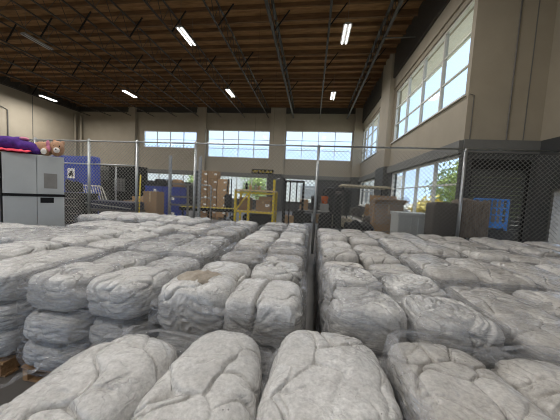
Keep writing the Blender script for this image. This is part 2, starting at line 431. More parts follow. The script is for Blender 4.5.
# ------------------------------------------------------------------ windows
WN = [0]
def window(axis, c, u0, u1, z0, z1, cols, rows, label):
    """rows: list of fractions of the height where the horizontal bars sit"""
    WN[0] += 1
    w = sgroup('window_%d' % WN[0], label, (u0, c, z0) if axis == 'x' else (c, u0, z0))
    if axis == 'y': w.rotation_euler = (0, 0, math.pi / 2)
    W, Hh = u1 - u0, z1 - z0; f = .07; dy0, dy1 = (.05, .17) if axis == 'x' else (-.17, -.05)
    fr = MB()
    for b in ((0, 0, W, f), (0, Hh - f, W, Hh), (0, f, f, Hh - f), (W - f, f, W, Hh - f)):
        fr.box(b[0], dy0, b[1], b[2], dy1, b[3])
    fr.build('frame', M['alu'], w)
    B(-.06, dy0 - .02 if axis == 'x' else dy1 - .08, -.05, W + .06, dy1 - .1 if axis == 'x' else dy1 + .12, 0).build('sill', M['alu'], w)
    xs = [f / 2 + (W - f) * i / cols for i in range(cols + 1)]; zs = [f / 2] + [Hh * r for r in rows] + [Hh - f / 2]
    mv = B(-.028, dy0, f, .028, dy1, Hh - f).mesh('mullion', M['alu'])
    for x in xs[1:-1]: obj('mullion', mv, w, loc=(x, 0, 0))
    mh = B(f, dy0 + .02, -.022, W - f, dy1 - .02, .022).mesh('glazing_bar', M['alu'])
    for z in zs[1:-1]: obj('glazing_bar', mh, w, loc=(0, 0, z))
    ym = (dy0 + dy1) / 2
    for j in range(len(zs) - 1):
        pn = B(-(xs[1] - xs[0]) / 2, ym - .004, 0, (xs[1] - xs[0]) / 2, ym + .004, zs[j + 1] - zs[j]).mesh('pane', M['glass'])
        for i in range(cols): obj('pane', pn, w, loc=((xs[i] + xs[i + 1]) / 2, 0, zs[j]))
th = [1 / 3, 2 / 3]
window('x', YB, *WB_U[0], 4, [.5], 'short wide upper window at the left of the back wall')
window('x', YB, *WB_U[1], 4, th, 'upper back window between the two wide pilasters')
window('x', YB, *WB_U[2], 4, th, 'upper back window nearest the right corner')
window('x', YB, *WB_L[0], 4, [], 'lower back window above the blue crates')
window('x', YB, *WB_L[1], 4, [.6], 'lower back window behind the yellow workbench')
window('x', YB, *WB_L[2], 2, [.6], 'lower back window behind the black rack')
window('y', XR, *WR_U[0], 4, th, 'large upper window on the right wall, nearest the viewer')
window('y', XR, *WR_U[1], 4, th, 'upper window on the right wall, nearest the corner')
window('y', XR, *WR_L[0], 4, [.58], 'lower window on the right wall, nearest the viewer')
window('y', XR, *WR_L[1], 4, [.58], 'lower window on the right wall behind the cart')

# roll-up door in the stepped wall
dr = sgroup('door_1', 'dark grey roll-up door in the stepped wall', (5.17, YJ + .08, 0))
sl = MB().prism([(-.75, 0), (.75, 0), (.75, .115), (-.75, .115)], -.012, .02).mesh('slat', M['greywall'])
for i in range(22): obj('slat', sl, dr, loc=(0, .012 * (i % 2), .12 * i))
B(-.75, -.08, 2.62, .75, .14, 2.9).build('roller_box', M['black'], dr, bevel=.02)
for s in (-1, 1): B(s * .75, -.06, 0, s * .71, .06, 2.7).build('guide_rail', M['black'], dr)
# open doorway in the side wall
dr = sgroup('door_2', 'open doorway in the side wall at the right edge', (XB, 5.2, 0))
for y in (.03, 1.63): B(-.03, y - .03, 0, .3, y + .03, 2.1).build('jamb', M['steel'], dr)
B(-.03, 0, 2.04, .3, 1.66, 2.1).build('head', M['steel'], dr)

# ------------------------------------------------------------------ roof joists
ordn = ['first', 'second', 'third', 'fourth', 'fifth', 'sixth', 'seventh', 'eighth', 'ninth', 'tenth', 'eleventh', 'twelfth']
JX = [2.72, .30, -2.10, -4.45, -6.75, -9.08, -11.3, -13.7, -16.1, -18.5, -20.9, -23.3]
Y0, Y1, ZT, ZB = YR + .02, YB - .16, ZC - .25, 8.63
def joist_meshes(w):
    t = MB().box(-w, Y0, ZT, w, Y1, ZT + .06).mesh('top_chord', M['joist'])
    b = MB().box(-w, Y0, ZB, w, Y1, ZB + .055).mesh('bottom_chord', M['joist'])
    pts = []; y = Y0 + .05; k = 0
    while y < Y1 - .05:
        pts.append((0, y, ZB + .04 if k % 2 == 0 else ZT + .02)); y += .45; k += 1
    return t, b, MB().tube(pts, .017, 5).mesh('web', M['joist'])
# a deeper truss hangs lower between chord and deck: top chord touches the purlins
jm, jh = joist_meshes(.032), joist_meshes(.062)
brm = MB().bar((0, 0, ZB + .05), (.66, 0, 9.56), .045, .045).mesh('knee_brace', M['black'])
for i, x in enumerate(JX):
    t = thing('roof_joist', 'grey steel open-web roof joist, %s from the right-hand wall' % ordn[i], 'joist', (x, 0, 0), group='steel roof joists')
    ms = jh if i in (0, 2) else jm
    for nm, me in zip(('top_chord', 'bottom_chord', 'web'), ms): obj(nm, me, t)
    for y in (4.1, 10.2, 13.6, 16.6):
        obj('knee_brace', brm, t, loc=(0, y + .25 * (i % 3), 0))
tag(MB().tube([(2.72, 11.2, 8.60), (XR - .1, 11.2, 8.60)], .025, 8).build('sprinkler_pipe', M['steel']), 'thin pale pipe from the rightmost roof joist to the right wall', 'pipe')

# ------------------------------------------------------------------ ceiling lights
lm_h = MB().prism([(-.17, .0), (.17, .0), (.10, .07), (-.10, .07)], -.61, .61).mesh('housing', M['reflector'])
lm_t = MB().tube([(0, -.59, 0), (0, .59, 0)], .016, 8)
lm_on, lm_off = lm_t.mesh('tube', M['tube']), lm_t.mesh('tube', M['tubeoff'])
lm_r = MB().prism([(-.012, -.035), (.012, -.035), (.03, .0), (-.03, .0)], -.61, .61).mesh('ballast_cover', M['ballast'])
lm_c = MB().tube([(0, 0, .07), (0, 0, 1.2)], .006, 5).mesh('hanger', M['steel'])
def lamp(x, y, on, label, w=1.0):
    t = thing('ceiling_light', label, 'lamp', (x, y, 8.42), group='ceiling lights')
    obj('housing', lm_h, t); obj('ballast_cover', lm_r, t)
    for s in (-1, 1):
        obj('tube', lm_on if on else lm_off, t, loc=(s * .085, 0, -.02)); obj('hanger', lm_c, t, loc=(0, s * .5, 0))
    if on:
        L = bpy.data.lights.new('light', 'AREA'); L.shape = 'RECTANGLE'; L.size = .3; L.size_y = 1.2
        L.energy = LAMP_W * w; L.color = (1.0, .97, .93)
        lo = bpy.data.objects.new('lamp_light', L); COL.objects.link(lo); lo.parent = t; lo.location = (0, 0, -.06)
lamp(1.0, 10.6, True, 'lit twin-tube ceiling light at the upper right', .65)
lamp(1.0, 16.8, True, 'lit twin-tube ceiling light at the right, nearer the back wall', .65)
lamp(-6.0, 10.4, True, 'lit twin-tube ceiling light at the upper centre left', .65)
lamp(-6.05, 16.3, True, 'small lit twin-tube ceiling light above the middle back window', .65)
lamp(-13.8, 10.4, False, 'unlit twin-tube ceiling light at the upper left')
lamp(-13.85, 16.4, True, 'lit ceiling light over the short back window', .65)
lamp(-21.9, 17.2, True, 'lit ceiling light close to the left wall', 1.7)
lamp(-21.9, 10.6, True, 'added ceiling light by the left wall, out of the picture, nearer the back', 1.6)  # unseen light, added to brighten the left wall
lamp(-21.9, 4.3, True, 'added ceiling light by the left wall, out of the picture, nearer the viewer', 1.4)  # second unseen light added for the left wall's brightness
for x in (1.0, -6.0, -13.8):
    for y in (4.3, -1.9):
        lamp(x, y, True, 'lit ceiling light overhead, out of the picture, at %s' % {(1.0, 4.3): 'the right', (-6.0, 4.3): 'the left', (-13.8, 4.3): 'the far left', (1.0, -1.9): 'the right behind the viewer', (-6.0, -1.9): 'the left behind the viewer', (-13.8, -1.9): 'the far left behind the viewer'}[(x, y)], .5 if x > 0 else 1.25)

# ------------------------------------------------------------------ chain-link fence
YF = 6.6
fe = thing('chain_link_fence', 'tall galvanised chain-link fence behind the bales', 'fence', (0, YF, 0))
for x in (-8.9, -6.96, -5.32, -3.44, .11, 3.78):
    MB().tube([(x, 0, 0), (x, 0, 2.96)], .038, 12).build('post', M['galv'], fe, True)
    MB().lathe([(.045, 2.93), (.045, 2.98), (.02, 3.01), (0, 3.015)], 12, (x, 0, 0)).build('post_cap', M['galv'], fe, True)
MB().tube([(-9.6, -.0, 2.93), (XB - .03, -.0, 2.99)], .024, 10).build('top_rail', M['galv'], fe, True)
MB().tube([(-9.6, 0, 2.22), (-5.32, 0, 2.24)], .022, 10).build('middle_rail', M['galv'], fe, True)
wm = MB(); pitch = .112; hgt = 2.90
def clip(x0, z0, sgn):
    # diagonal wire through (x0, 0) with slope sgn, clipped to fence
    a, b = -9.6, XB - .03
    pts = []
    z_lo, z_hi = 0.04, hgt
    xa, xb = x0 + sgn * z_lo, x0 + sgn * z_hi
    if sgn < 0: xa, xb = xb, xa
    if xb < a or xa > b: return
    xa2, xb2 = max(xa, a), min(xb, b)
    zz = lambda x: (x - x0) * sgn
    wm.tube([(xa2, sgn * .004, zz(xa2)), (xb2, sgn * .004, zz(xb2))], .0064, 3, cap=False)
k = -9.6 - hgt
while k < XB + hgt:
    clip(k, 0, 1); clip(k, 0, -1); k += pitch
w = wm.build('wire_mesh', M['wire'], fe); w['kind'] = 'stuff'
# ================================================================== bagged fibre bales on pallets
def sines(P, seed, freq, n=6):
    """cheap smooth noise in about -1..1, vectorised"""
    r = np.random.RandomState(seed); out = np.zeros(len(P)); amp = 0
    for i in range(n):
        d = r.normal(size=3); d /= np.linalg.norm(d); f = freq * (1 + .9 * r.rand()) * (1.6 ** (i // 3)); a = .75 ** (i // 3)
        out += a * np.sin(P @ d * f * 6.283 + r.rand() * 6.283); amp += a * a
    return out / math.sqrt(amp) * .9

def cube_grid(n):
    """grid on the six faces of a cube; n: cells per axis, one number or three"""
    n3 = (n, n, n) if isinstance(n, int) else n
    G = [np.tan(np.linspace(-1, 1, k + 1) * .5) / math.tan(.5) for k in n3]
    key = {}; vs = []; fs = []
    for ax in range(3):
        p, q = (ax + 1) % 3, (ax + 2) % 3
        for s in (-1, 1):
            ids = []
            for a in range(n3[p] + 1):
                row = []
                for b in range(n3[q] + 1):
                    k = [0, 0, 0]; k[ax] = n3[ax] if s > 0 else 0; k[p] = a; k[q] = b; k = tuple(k)
                    i = key.get(k)
                    if i is None:
                        i = key[k] = len(vs); vs.append((G[0][k[0]], G[1][k[1]], G[2][k[2]]))
                    row.append(i)
                ids.append(row)
            for a in range(n3[p]):
                for b in range(n3[q]):
                    f = (ids[a][b], ids[a + 1][b], ids[a + 1][b + 1], ids[a][b + 1])
                    fs.append(f if s > 0 else f[::-1])
    return np.array(vs, float), fs
GRID = {}
def bale_mesh(seed, sx, sy, sz, n=36, cells=8, e=4.0, depth=.035, taper=0., slit=None, fold=.008, coil=None, m='bale', slump=0.):
    if n not in GRID: GRID[n] = cube_grid(n)
    C, F = GRID[n]; r = np.random.RandomState(seed)
    h = np.array([sx, sy, sz]) / 2
    ax = np.abs(C)
    kxy = (ax[:, 0] ** e + ax[:, 1] ** e) ** (1 / e)                  # plan outline
    S = C.copy()
    # rounded in plan, then rounded over the edge
    mx = np.maximum(ax[:, 0], ax[:, 1]); sc = np.where(mx > 1e-6, mx / np.maximum(kxy, 1e-6), 1)
    S[:, 0] *= sc; S[:, 1] *= sc
    rad = mx                                                          # 0 centre .. 1 rim (in plan)
    ez = 4.6
    kz = (rad ** ez + ax[:, 2] ** ez) ** (1 / ez); mz = np.maximum(rad, ax[:, 2])
    S *= (mz / np.maximum(kz, 1e-6))[:, None]
    Pn = S * h
    N = np.sign(S) * np.abs(S) ** 3.2 / h; N /= np.linalg.norm(N, axis=1)[:, None]
    if taper: Pn[:, 0] *= 1 - taper * np.clip(Pn[:, 1] / h[1], 0, 1) ** 2
    u = Pn / .5                                                       # feature scale
    warp = np.stack([sines(u, seed + 11 + i, .9) for i in range(3)], 1) * .055
    Q = Pn + warp
    FP = (r.rand(cells, 3) - .5) * np.array([sx, sy, sz * .9]) * 1.02
    FP[: cells * 2 // 3, 2] = sz * (.35 + .15 * r.rand(cells * 2 // 3))
    d = np.sqrt((((Q[:, None, :] - FP[None]) * np.array([1, 1, 1.2])) ** 2).sum(2)); o = np.argsort(d, 1)
    f1, f2 = np.take_along_axis(d, o[:, :1], 1)[:, 0], np.take_along_axis(d, o[:, 1:2], 1)[:, 0]
    edge = f2 - f1
    ch = r.normal(size=cells) * .15 * min(depth, .028)
    strength = np.clip(.65 + .6 * sines(u, seed + 31, .8), .12, 1)
    D = ch[o[:, 0]] * (1 - np.exp(-edge / .03)) - 1.7 * depth * strength * np.exp(-edge / .0052) + .006 * np.sqrt(np.clip(edge, 0, .2) / .2)
    # finer creases
    c2 = 46
    FP2 = (r.rand(c2, 3) - .5) * np.array([sx, sy, sz]); Q2 = Pn + warp * .5 + np.stack([sines(u, seed + 51 + i, 2.4) for i in range(3)], 1) * .012
    d2 = np.sqrt(((Q2[:, None, :] - FP2[None]) ** 2).sum(2)); d2.sort(1); ed2 = d2[:, 1] - d2[:, 0]
    D += -.014 * np.clip(.3 + .9 * sines(u, seed + 71, 1.1), 0, 1) * np.exp(-ed2 / .007)
    # lumps
    D += .006 * sines(u, seed + 3, .8) + .0018 * sines(u, seed + 5, 3.2)
    # horizontal bag folds on the flanks
    flank = 1 - np.abs(N[:, 2])
    zz = Pn * np.array([1.2, 1.2, 7]) + warp * 6
    D += flank * fold * .55 * (.6 - np.abs(sines(zz, seed + 7, 1.3)) * 1.4)
    if slit is not None:
        sxp, tilt = slit
        q = Pn[:, 0] - sxp - tilt * Pn[:, 1] + .012 * sines(u, seed + 9, 1.0)
        D -= .10 * np.exp(-np.abs(q) / .007) * (Pn[:, 2] > -.12)
    if coil is not None:                                              # rolled blanket end
        rr = np.sqrt(((Pn[:, 0] - coil[0]) / 1.15) ** 2 + (Pn[:, 1] - coil[1]) ** 2) + .012 * sines(u, seed + 9, 1.1)
        ph = rr / coil[2]
        D += (N[:, 2] > .4) * (-.020) * np.exp(-np.abs(ph - np.round(ph)) / .10)
    V = Pn + N * D[:, None]
    # sag: wider at the base, dented below by what it lies on
    t = np.clip((V[:, 2] + h[2]) / (2 * h[2]), 0, 1)
    V[:, :2] *= (1.0 - .03 * t ** 3)[:, None]
    if slump: V[:, 2] -= slump * np.clip(-V[:, 1] / h[1], 0, 1) ** 2
    V[:, 2] = np.maximum(V[:, 2], -h[2])
    me = bpy.data.meshes.new('fibre_bale')
    me.from_pydata(V.tolist(), [], F)
    me.materials.append(M[m]); me.polygons.foreach_set('use_smooth', [True] * len(F)); me.update()
    return me

# wooden pallet: one set of shared board meshes
PW, PD, PH = 1.04, 1.04, .13
pl_top = B(-PW / 2, -.045, -.009, PW / 2, .045, .009).mesh('deck_board', M['wood'])
pl_str = B(-.022, -PD / 2, -.045, .022, PD / 2, .045).mesh('stringer', M['wood'])
def pallet(x, y, label, z=0, rz=0, sx=1.0):
    t = thing('wooden_pallet', label, 'pallet', (x, y, z), rz, 'pallets under the bales'); t.scale = (sx, 1, 1)
    for i in range(7): obj('deck_board', pl_top, t, loc=(0, -PD / 2 + .05 + i * (PD - .1) / 6, PH - .009))
    for s in (-1, 0, 1):
        obj('stringer', pl_str, t, loc=(s * (PW / 2 - .04), 0, .0635))
        obj('bottom_board', pl_top, t, loc=(0, s * (PD / 2 - .06), .0095))

def wrap_mesh(seed, sx, sy, z0, z1, over=False, m=100, L=16):
    r = np.random.RandomState(seed); e = 7.0
    th = np.linspace(0, 2 * np.pi, m, endpoint=False)
    cx, cy = np.cos(th), np.sin(th); k = (np.abs(cx) ** e + np.abs(cy) ** e) ** (1 / e)
    ring = np.stack([cx / k * sx / 2, cy / k * sy / 2], 1); nr = np.stack([cx, cy], 1)
    rows = []
    prof = [(i / L, 0.) for i in range(L + 1)] + [(1.02, -.025), (1.025, -.06)]
    if over:                                                          # film drawn right over the top
        prof = prof[:L + 1] + [(1.02, -.03), (1.04, -.08)] + [(1.05, -.08 - .05 * q) for q in range(1, 9)]
    for t, ins in prof:
        z = z0 + (z1 - z0) * min(t, 1)
        P = np.concatenate([ring, np.full((m, 1), z)], 1)
        bul = .018 * np.sin(math.pi * min(t, 1) * 3) ** 2 + .006 * sines(P * np.array([1, 1, 3]), seed, 1.6) + .005 * sines(P * np.array([1.5, 1.5, 9]), seed + 4, 2.5)
        rim = .02 * sines(P * np.array([1, 1, 0]), seed + 2, .9)
        xy = ring + nr * (bul + ins)[:, None] if ins > -.07 else ring * (1 + (ins + .02) / .52)
        if ins <= -.07: rim = rim + .012 * sines(np.concatenate([xy, xy[:, :1]], 1) * 2, seed + 8, 1.8) + .004 * sines(np.concatenate([xy, xy[:, :1]], 1) * np.array([9, 3, 3]), seed + 9, 1.5)
        zz = P[:, 2] + rim * min(t, 1) ** 6 + (max(t, 1) - 1) * .6
        rows.append(np.concatenate([xy, zz[:, None]], 1))
    V = np.concatenate(rows); F = [(i * m + k, i * m + (k + 1) % m, (i + 1) * m + (k + 1) % m, (i + 1) * m + k) for i in range(len(prof) - 1) for k in range(m)]
    me = bpy.data.meshes.new('stretch_wrap'); me.from_pydata(V.tolist(), [], F); me.materials.append(M['film'])
    me.polygons.foreach_set('use_smooth', [True] * len(F)); me.update(); return me

rnd = random.Random(5)
# shared bale kinds
TOP = [bale_mesh(100 + i, .515, .515, .30, (66, 66, 32), 9 + i % 5, 3.4 + .8 * (i % 3), .028, coil=((.02, .01, .062) if i in (2, 6) else None)) for i in range(8)]
TOPW = [bale_mesh(150 + i, .515, .515, .30, (66, 66, 32), 9 + i % 4, 4.2, .028, m='bale2', coil=((.0, .03, .06) if i == 1 else None)) for i in range(5)]
LONG = [bale_mesh(200 + i, .505, 1.04, .30, (60, 112, 28), 11, 5.5, .028, fold=.012) for i in range(4)]
LONGW = [bale_mesh(240 + i, .505, 1.04, .30, (60, 112, 28), 11, 5.5, .028, fold=.014, m='bale2') for i in range(4)]
LOW = [bale_mesh(300 + i, .55, 1.10, .24, 30, 9, 4.6, .026, fold=.018) for i in range(6)]
LOWW = [bale_mesh(340 + i, .55, 1.10, .24, 30, 9, 4.6, .026, fold=.018, m='bale2') for i in range(3)]
WRAPS = [wrap_mesh(400 + i, 1.145, 1.145, .12, .80) for i in range(5)]
WRAPS_OVER = [wrap_mesh(430 + i, 1.145, 1.145, .12, .835, True) for i in range(4)]

def bale(me, x, y, z, rz, label, s=(1, 1, 1), rx=0, ry=0):
    o = obj('fibre_bale', me); tag(o, label, 'bale', 'bagged grey fibre bales stacked on pallets')
    o.location = (x, y, z); o.rotation_euler = (rx, ry, rz); o.scale = s
    return o

ROWN = {1: 'front row', 2: 'second row', 3: 'third row', 4: 'fourth row', 5: 'back row'}
ROWY = {1: .86, 2: 2.02, 3: 3.17, 4: 4.32, 5: 5.48}
CX = {-1: -5.05, 0: -4.02, 1: -2.92, 2: -1.70, 3: -.57, 4: .72, 5: 1.86, 6: 3.0, 7: 4.15, 8: 5.3}
LAYOUT = {2: [1, 2, 3, 4, 5], 3: [-1, 0, 1, 2, 3, 4, 5, 6], 4: [0, 1, 2, 3, 4, 5, 6, 7], 5: [-1, 0, 1, 2, 3, 4, 5, 6, 7, 8]}
numw = ['first', 'second', 'third', 'fourth', 'fifth', 'sixth', 'seventh', 'eighth', 'ninth', 'tenth']
ZL1, ZL2, ZTOP = PH + .115, PH + .335, PH + .575
def stack(row, c, idx, xoff=0, yoff=0, dz=0, top='auto', wrap=True):
    x, y = CX[c] + xoff, ROWY[row] + yoff
    warm = c >= 4 and not (c == 4 and row <= 2) or rnd.random() < .1
    where = '%s stack from left, %s' % (numw[idx], ROWN[row])
    pallet(x, y, 'wooden pallet under the %s' % where)
    low = LOWW if warm else LOW
    for s in (-1, 1):
        sd = 'left' if s < 0 else 'right'
        for z, nm in ((ZL1, 'bottom'), (ZL2, 'middle')):
            bale(rnd.choice(low), x + s * .272 + rnd.uniform(-.012, .012), y + rnd.uniform(-.02, .02), z, rnd.uniform(-.03, .03) + (math.pi if rnd.random() < .5 else 0),
                 'long bagged grey bale, %s %s of the %s' % (nm, sd, where), (1, rnd.uniform(.96, 1.0), 1))
    if top == 'auto': top = 'long' if (c >= 5 and rnd.random() < .6) or (c <= 1 and rnd.random() < .45) else 'quad'
    zt = ZTOP + dz
    if top == 'long':
        ms = LONGW if warm else LONG
        for s in (-1, 1):
            bale(rnd.choice(ms), x + s * .268 + rnd.uniform(-.015, .015), y + rnd.uniform(-.03, .03), zt + rnd.uniform(-.02, .02), rnd.uniform(-.06, .06) + (math.pi if rnd.random() < .5 else 0),
                 'long bagged grey bale on top, %s half of the %s' % ('left' if s < 0 else 'right', where), (rnd.uniform(.95, 1.06), rnd.uniform(.96, 1.02), rnd.uniform(.92, 1.08)), rnd.uniform(-.03, .03), rnd.uniform(-.04, .04))
    elif top == 'quad':
        ms = TOPW if warm else TOP
        for s in (-1, 1):
            for q in (-1, 1):
                bale(rnd.choice(ms), x + s * .272 + rnd.uniform(-.015, .015), y + q * .272 + rnd.uniform(-.015, .015), zt + rnd.uniform(-.03, .035), rnd.choice((0, .5, 1, 1.5)) * math.pi + rnd.uniform(-.07, .07),
                     'bagged grey bale on top, %s %s of the %s' % ('front' if q < 0 else 'rear', 'left' if s < 0 else 'right', where),
                     (rnd.uniform(.95, 1.04), rnd.uniform(.95, 1.04), rnd.uniform(.88, 1.12)), rnd.uniform(-.05, .05), rnd.uniform(-.05, .05))
    if wrap:
        o = obj('stretch_wrap', rnd.choice(WRAPS_OVER if rnd.random() < (.55 if c == 2 else .25) and (row, c) != (2, 3) else WRAPS)); tag(o, 'clear stretch film around the %s' % where, 'plastic wrap', 'clear film around the bale stacks')
        o.location = (x, y, dz); o.rotation_euler = (0, 0, rnd.choice((0, 1, 2, 3)) * math.pi / 2)

SPECIAL = {(2, 3)}
for row in (2, 3, 4, 5):
    for i, c in enumerate(LAYOUT[row]):
        drift = {2: 0, 3: -.06, 4: -.12, 5: -.16}[row] if c in (1, 2) else 0
        if (row, c) in SPECIAL: stack(row, c, i, top=None, wrap=True)
        else: stack(row, c, i, xoff=drift + rnd.uniform(-.02, .02), yoff=rnd.uniform(-.03, .03), dz=rnd.uniform(-.02, .04) + (.05 if (row == 5 and c <= 1) else 0))

# the stack in the middle of the second row, with its four telling bales
x, y = CX[3], ROWY[2]; w3 = 'third stack from left, second row'
b = bale(bale_mesh(501, .56, .52, .36, (72, 68, 46), 7, 3.0, .03, fold=.02), x - .27, y - .27, ZTOP + .035, .1, 'round bagged bale with an open torn top showing brown fibre')
fib = MB().ell((0, 0, 0), (.18, .14, .035), 28, 14)
vv = np.array(fib.v); nn = sines(vv / .5, 77, 4.0); vv[:, 2] += .012 * nn; vv[:, 0] *= 1 + .1 * sines(vv, 78, 2); fib.v = [tuple(p) for p in vv]
fib.build('exposed_fibre', M['baleb'], b, True, loc=(.0, .02, .168))
bale(bale_mesh(502, .54, .50, .34, (72, 68, 46), 5, 6.5, .018, slit=(-.02, .12), fold=.014), x + .275, y - .29, ZTOP + .03, 0, 'square bagged bale with a dark slit down its middle')
bale(bale_mesh(503, .50, .50, .34, (66, 66, 40), 6, 2.8, .03, coil=(0, 0, .07)), x + .27, y + .25, ZTOP + .04, .2, 'rounded bagged bale with coiled top behind the slit square bale')
bale(bale_mesh(504, .56, .52, .28, (70, 66, 34), 7, 3.4, .03), x - .27, y + .26, ZTOP, 1.7, 'flat bagged bale behind the torn round bale, second row')

# ---- front row, close to the viewer
for i, (cx, wd) in enumerate(((-.59, .88), (.125, .54), (.95, 1.03))):
    cy = .80; w = '%s stack from left, front row' % numw[i]
    pallet(cx, cy, 'wooden pallet under the %s' % w, sx=wd / PW)
    for s in ((-1, 1) if wd > .6 else (0,)):
        for z, lv in ((ZL1, 'bottom'), (ZL2, 'middle')):
            bale(rnd.choice(LOW), cx + s * wd / 4, cy, z, rnd.uniform(-.02, .02), 'long bagged grey bale, %s %s of the %s' % (lv, {-1: 'left', 1: 'right', 0: 'layer'}[s], w), (wd / (2 if s else 1) / .56, .96, 1))
    o = obj('stretch_wrap', wrap_mesh(640 + i, wd + .045, 1.09, .12, (.70, .74, .88)[i]))
    tag(o, 'clear stretch film around the %s' % w, 'plastic wrap', 'clear film around the bale stacks'); o.location = (cx, .81, 0)
HN = (84, 150, 40)
bale(bale_mesh(601, .47, .84, .31, HN, 13, 3.8, .021, taper=.04), -.825, .72, ZTOP - .0, -.06, 'big bagged grey bale at the front, left of the lumpy peaked one')
bale(bale_mesh(603, .45, 1.0, .31, HN, 18, 3.2, .024, taper=.18), -.375, .78, ZTOP + .01, .02, 'lumpy bagged grey bale with a peaked far end, front row centre left')
bale(bale_mesh(604, .55, 1.06, .31, HN, 13, 4.2, .020, taper=.06), .125, .86, ZTOP + .01, -.02, 'bagged grey bale with a rounded far end, front row centre')
bale(bale_mesh(605, .50, .92, .31, HN, 16, 3.8, .026, m='bale2'), .70, .94, ZTOP + .01, .08, 'film-wrapped grey bale right of the rounded front centre bale')
bale(bale_mesh(606, .50, .92, .29, HN, 12, 3.6, .026, m='bale2', fold=.02), 1.22, .93, ZTOP, .16, 'bagged grey bale with a thick rolled edge at the bottom right corner')
bale(bale_mesh(602, .44, .60, .30, (60, 80, 36), 9, 3.0, .034), -1.29, .52, .50, .25, 'low bagged bale in the bottom left corner')
bale(LOW[1], -1.32, .42, .24, .1, 'bagged bale on the floor under the low corner bale', (.85, .6, 1.0))

# loose sheets of film
def sheet(name, label, path, width, seed, amp=.015, nu=50, nv=14):
    """a crumpled strip of film along a path of (point, across-vector) pairs"""
    pts = [Vector(p) for p, a in path]; acr = [Vector(a).normalized() for p, a in path]
    vs = []
    for i in range(nu + 1):
        t = i / nu * (len(pts) - 1); k = min(int(t), len(pts) - 2); f = t - k; f2 = f * f * (3 - 2 * f)
        p = pts[k].lerp(pts[k + 1], f); a = acr[k].lerp(acr[k + 1], f2)
        wd = width[k] * (1 - f2) + width[k + 1] * f2
        for j in range(nv + 1): vs.append(p + a * (j / nv - .5) * wd)
    V = np.array([tuple(v) for v in vs]); V[:, 2] += amp * sines(V * 2.5, seed, 2.2) + amp * .6 * sines(V * np.array([9, 3, 3]), seed + 1, 2.0)
    me = bpy.data.meshes.new(name); me.from_pydata(V.tolist(), [], [(i * (nv + 1) + j, i * (nv + 1) + j + 1, (i + 1) * (nv + 1) + j + 1, (i + 1) * (nv + 1) + j) for i in range(nu) for j in range(nv)])
    me.materials.append(M['film']); me.polygons.foreach_set('use_smooth', [True] * len(me.polygons)); me.update()
    return tag(obj(name, me), label, 'plastic film')
sheet('film_sheet', 'strip of clear film stretched across the gap at the lower left', [((-1.05, 1.28, .74), (.3, 1, .2)), ((-1.35, 1.12, .62), (.4, 1, .1)), ((-1.62, .98, .52), (.5, 1, 0))], [.10, .12, .2], 11)
sheet('film_sheet', 'loose clear film bridging the two front right bales', [((.62, 1.42, .86), (0, 1, -.1)), ((.95, 1.36, .80), (0, 1, -.2)), ((1.3, 1.36, .80), (.2, 1, -.2))], [.10, .16, .20], 12)
sheet('film_sheet', 'clear film stretched between the front bales and the second row', [((-.75, 1.40, .62), (0, .6, .6)), ((-.35, 1.42, .66), (0, .6, .6)), ((.2, 1.44, .64), (0, .6, .6))], [.2, .16, .16], 13)
# ================================================================== things beside and beyond the fence
# ---- grey cabinet with plush toys
def cabinet(x, y, rz, label, extras):
    t = thing('storage_cabinet', label, 'cabinet', (x, y, 0), rz)      # origin: right front bottom corner; local -x along the face
    B(-.96, .02, .06, 0, .58, 2.2).build('body', M['cabinet'], t, bevel=.008)
    for x0, x1 in ((-.955, -.454), (-.446, -.005)):
        for z0, z1 in ((.10, 1.30), (1.33, 2.185)):
            d = B(x0, -.004, z0, x1, .02, z1).build('door', M['cabinet'], t, bevel=.006)
    B(-.94, .04, 0, -.02, .56, .06).build('plinth', M['black'], t)
    if extras:
        MB().box(-.965, -.014, 1.27, .012, -.004, 1.33).box(0.002, -.014, 1.27, .012, .59, 1.33).build('strap', M['blackp'], t)['label'] = 'black strap around the cabinet'
        B(-.40, -.012, 1.13, -.18, -.004, 1.25).build('name_plate', M['blackp'], t)['label'] = 'black name plate'
        B(-.34, -.008, 1.46, -.12, -.004, 1.80).build('document_pouch', M['dirtgrey'], t)['label'] = 'grey paper in a clear pouch'
cabinet(-5.81, 4.88, math.radians(51.6), 'light grey double cabinet with a black strap at the left', True)
cabinet(-6.42, 4.10, math.radians(51.6), 'light grey cabinet cut off by the left edge of the picture', False)

def blob(name, parts, m, parent=None, label=None, cat=None, vox=.014, loc=None):
    mb = MB()
    for c, r in parts: mb.ell(c, r)
    o = mb.build(name, m, parent, True)
    rm = o.modifiers.new('fuse', 'REMESH'); rm.mode = 'VOXEL'; rm.voxel_size = vox; rm.use_smooth_shade = True
    sm = o.modifiers.new('soft', 'SMOOTH'); sm.iterations = 4
    if loc: o.location = loc
    if label: tag(o, label, cat)
    return o
ca, sa = math.cos(math.radians(51.6)), math.sin(math.radians(51.6))
def cab(u, v, z): return (-5.81 + u * ca - v * sa, 4.88 + u * sa + v * ca, z)
t = thing('teddy_bear', 'brown plush bear with a pink bow lying on the grey cabinet', 'toy', cab(-.33, .16, 2.2), math.radians(35)); t.scale = (1.15, 1.15, 1.6)
blob('body', [((-.02, 0, .10), (.17, .12, .10)), ((.20, -.02, .12), (.12, .11, .115)), ((.27, .05, .21), (.04, .03, .04)), ((.14, .07, .22), (.04, .03, .04)),
              ((-.17, -.05, .07), (.09, .06, .06)), ((-.16, .08, .07), (.1, .06, .06)), ((.06, -.12, .06), (.05, .10, .05)), ((.02, .11, .06), (.05, .09, .05))], M['teddy'], t)
MB().ell((.22, -.12, .09), (.05, .04, .04)).build('muzzle', M['white'], t, True)
MB().ell((.06, -.215, .05), (.045, .02, .042)).build('paw_pad', M['white'], t, True)
MB().ell((-.25, -.07, .06), (.02, .045, .045)).build('paw_pad', M['white'], t, True)
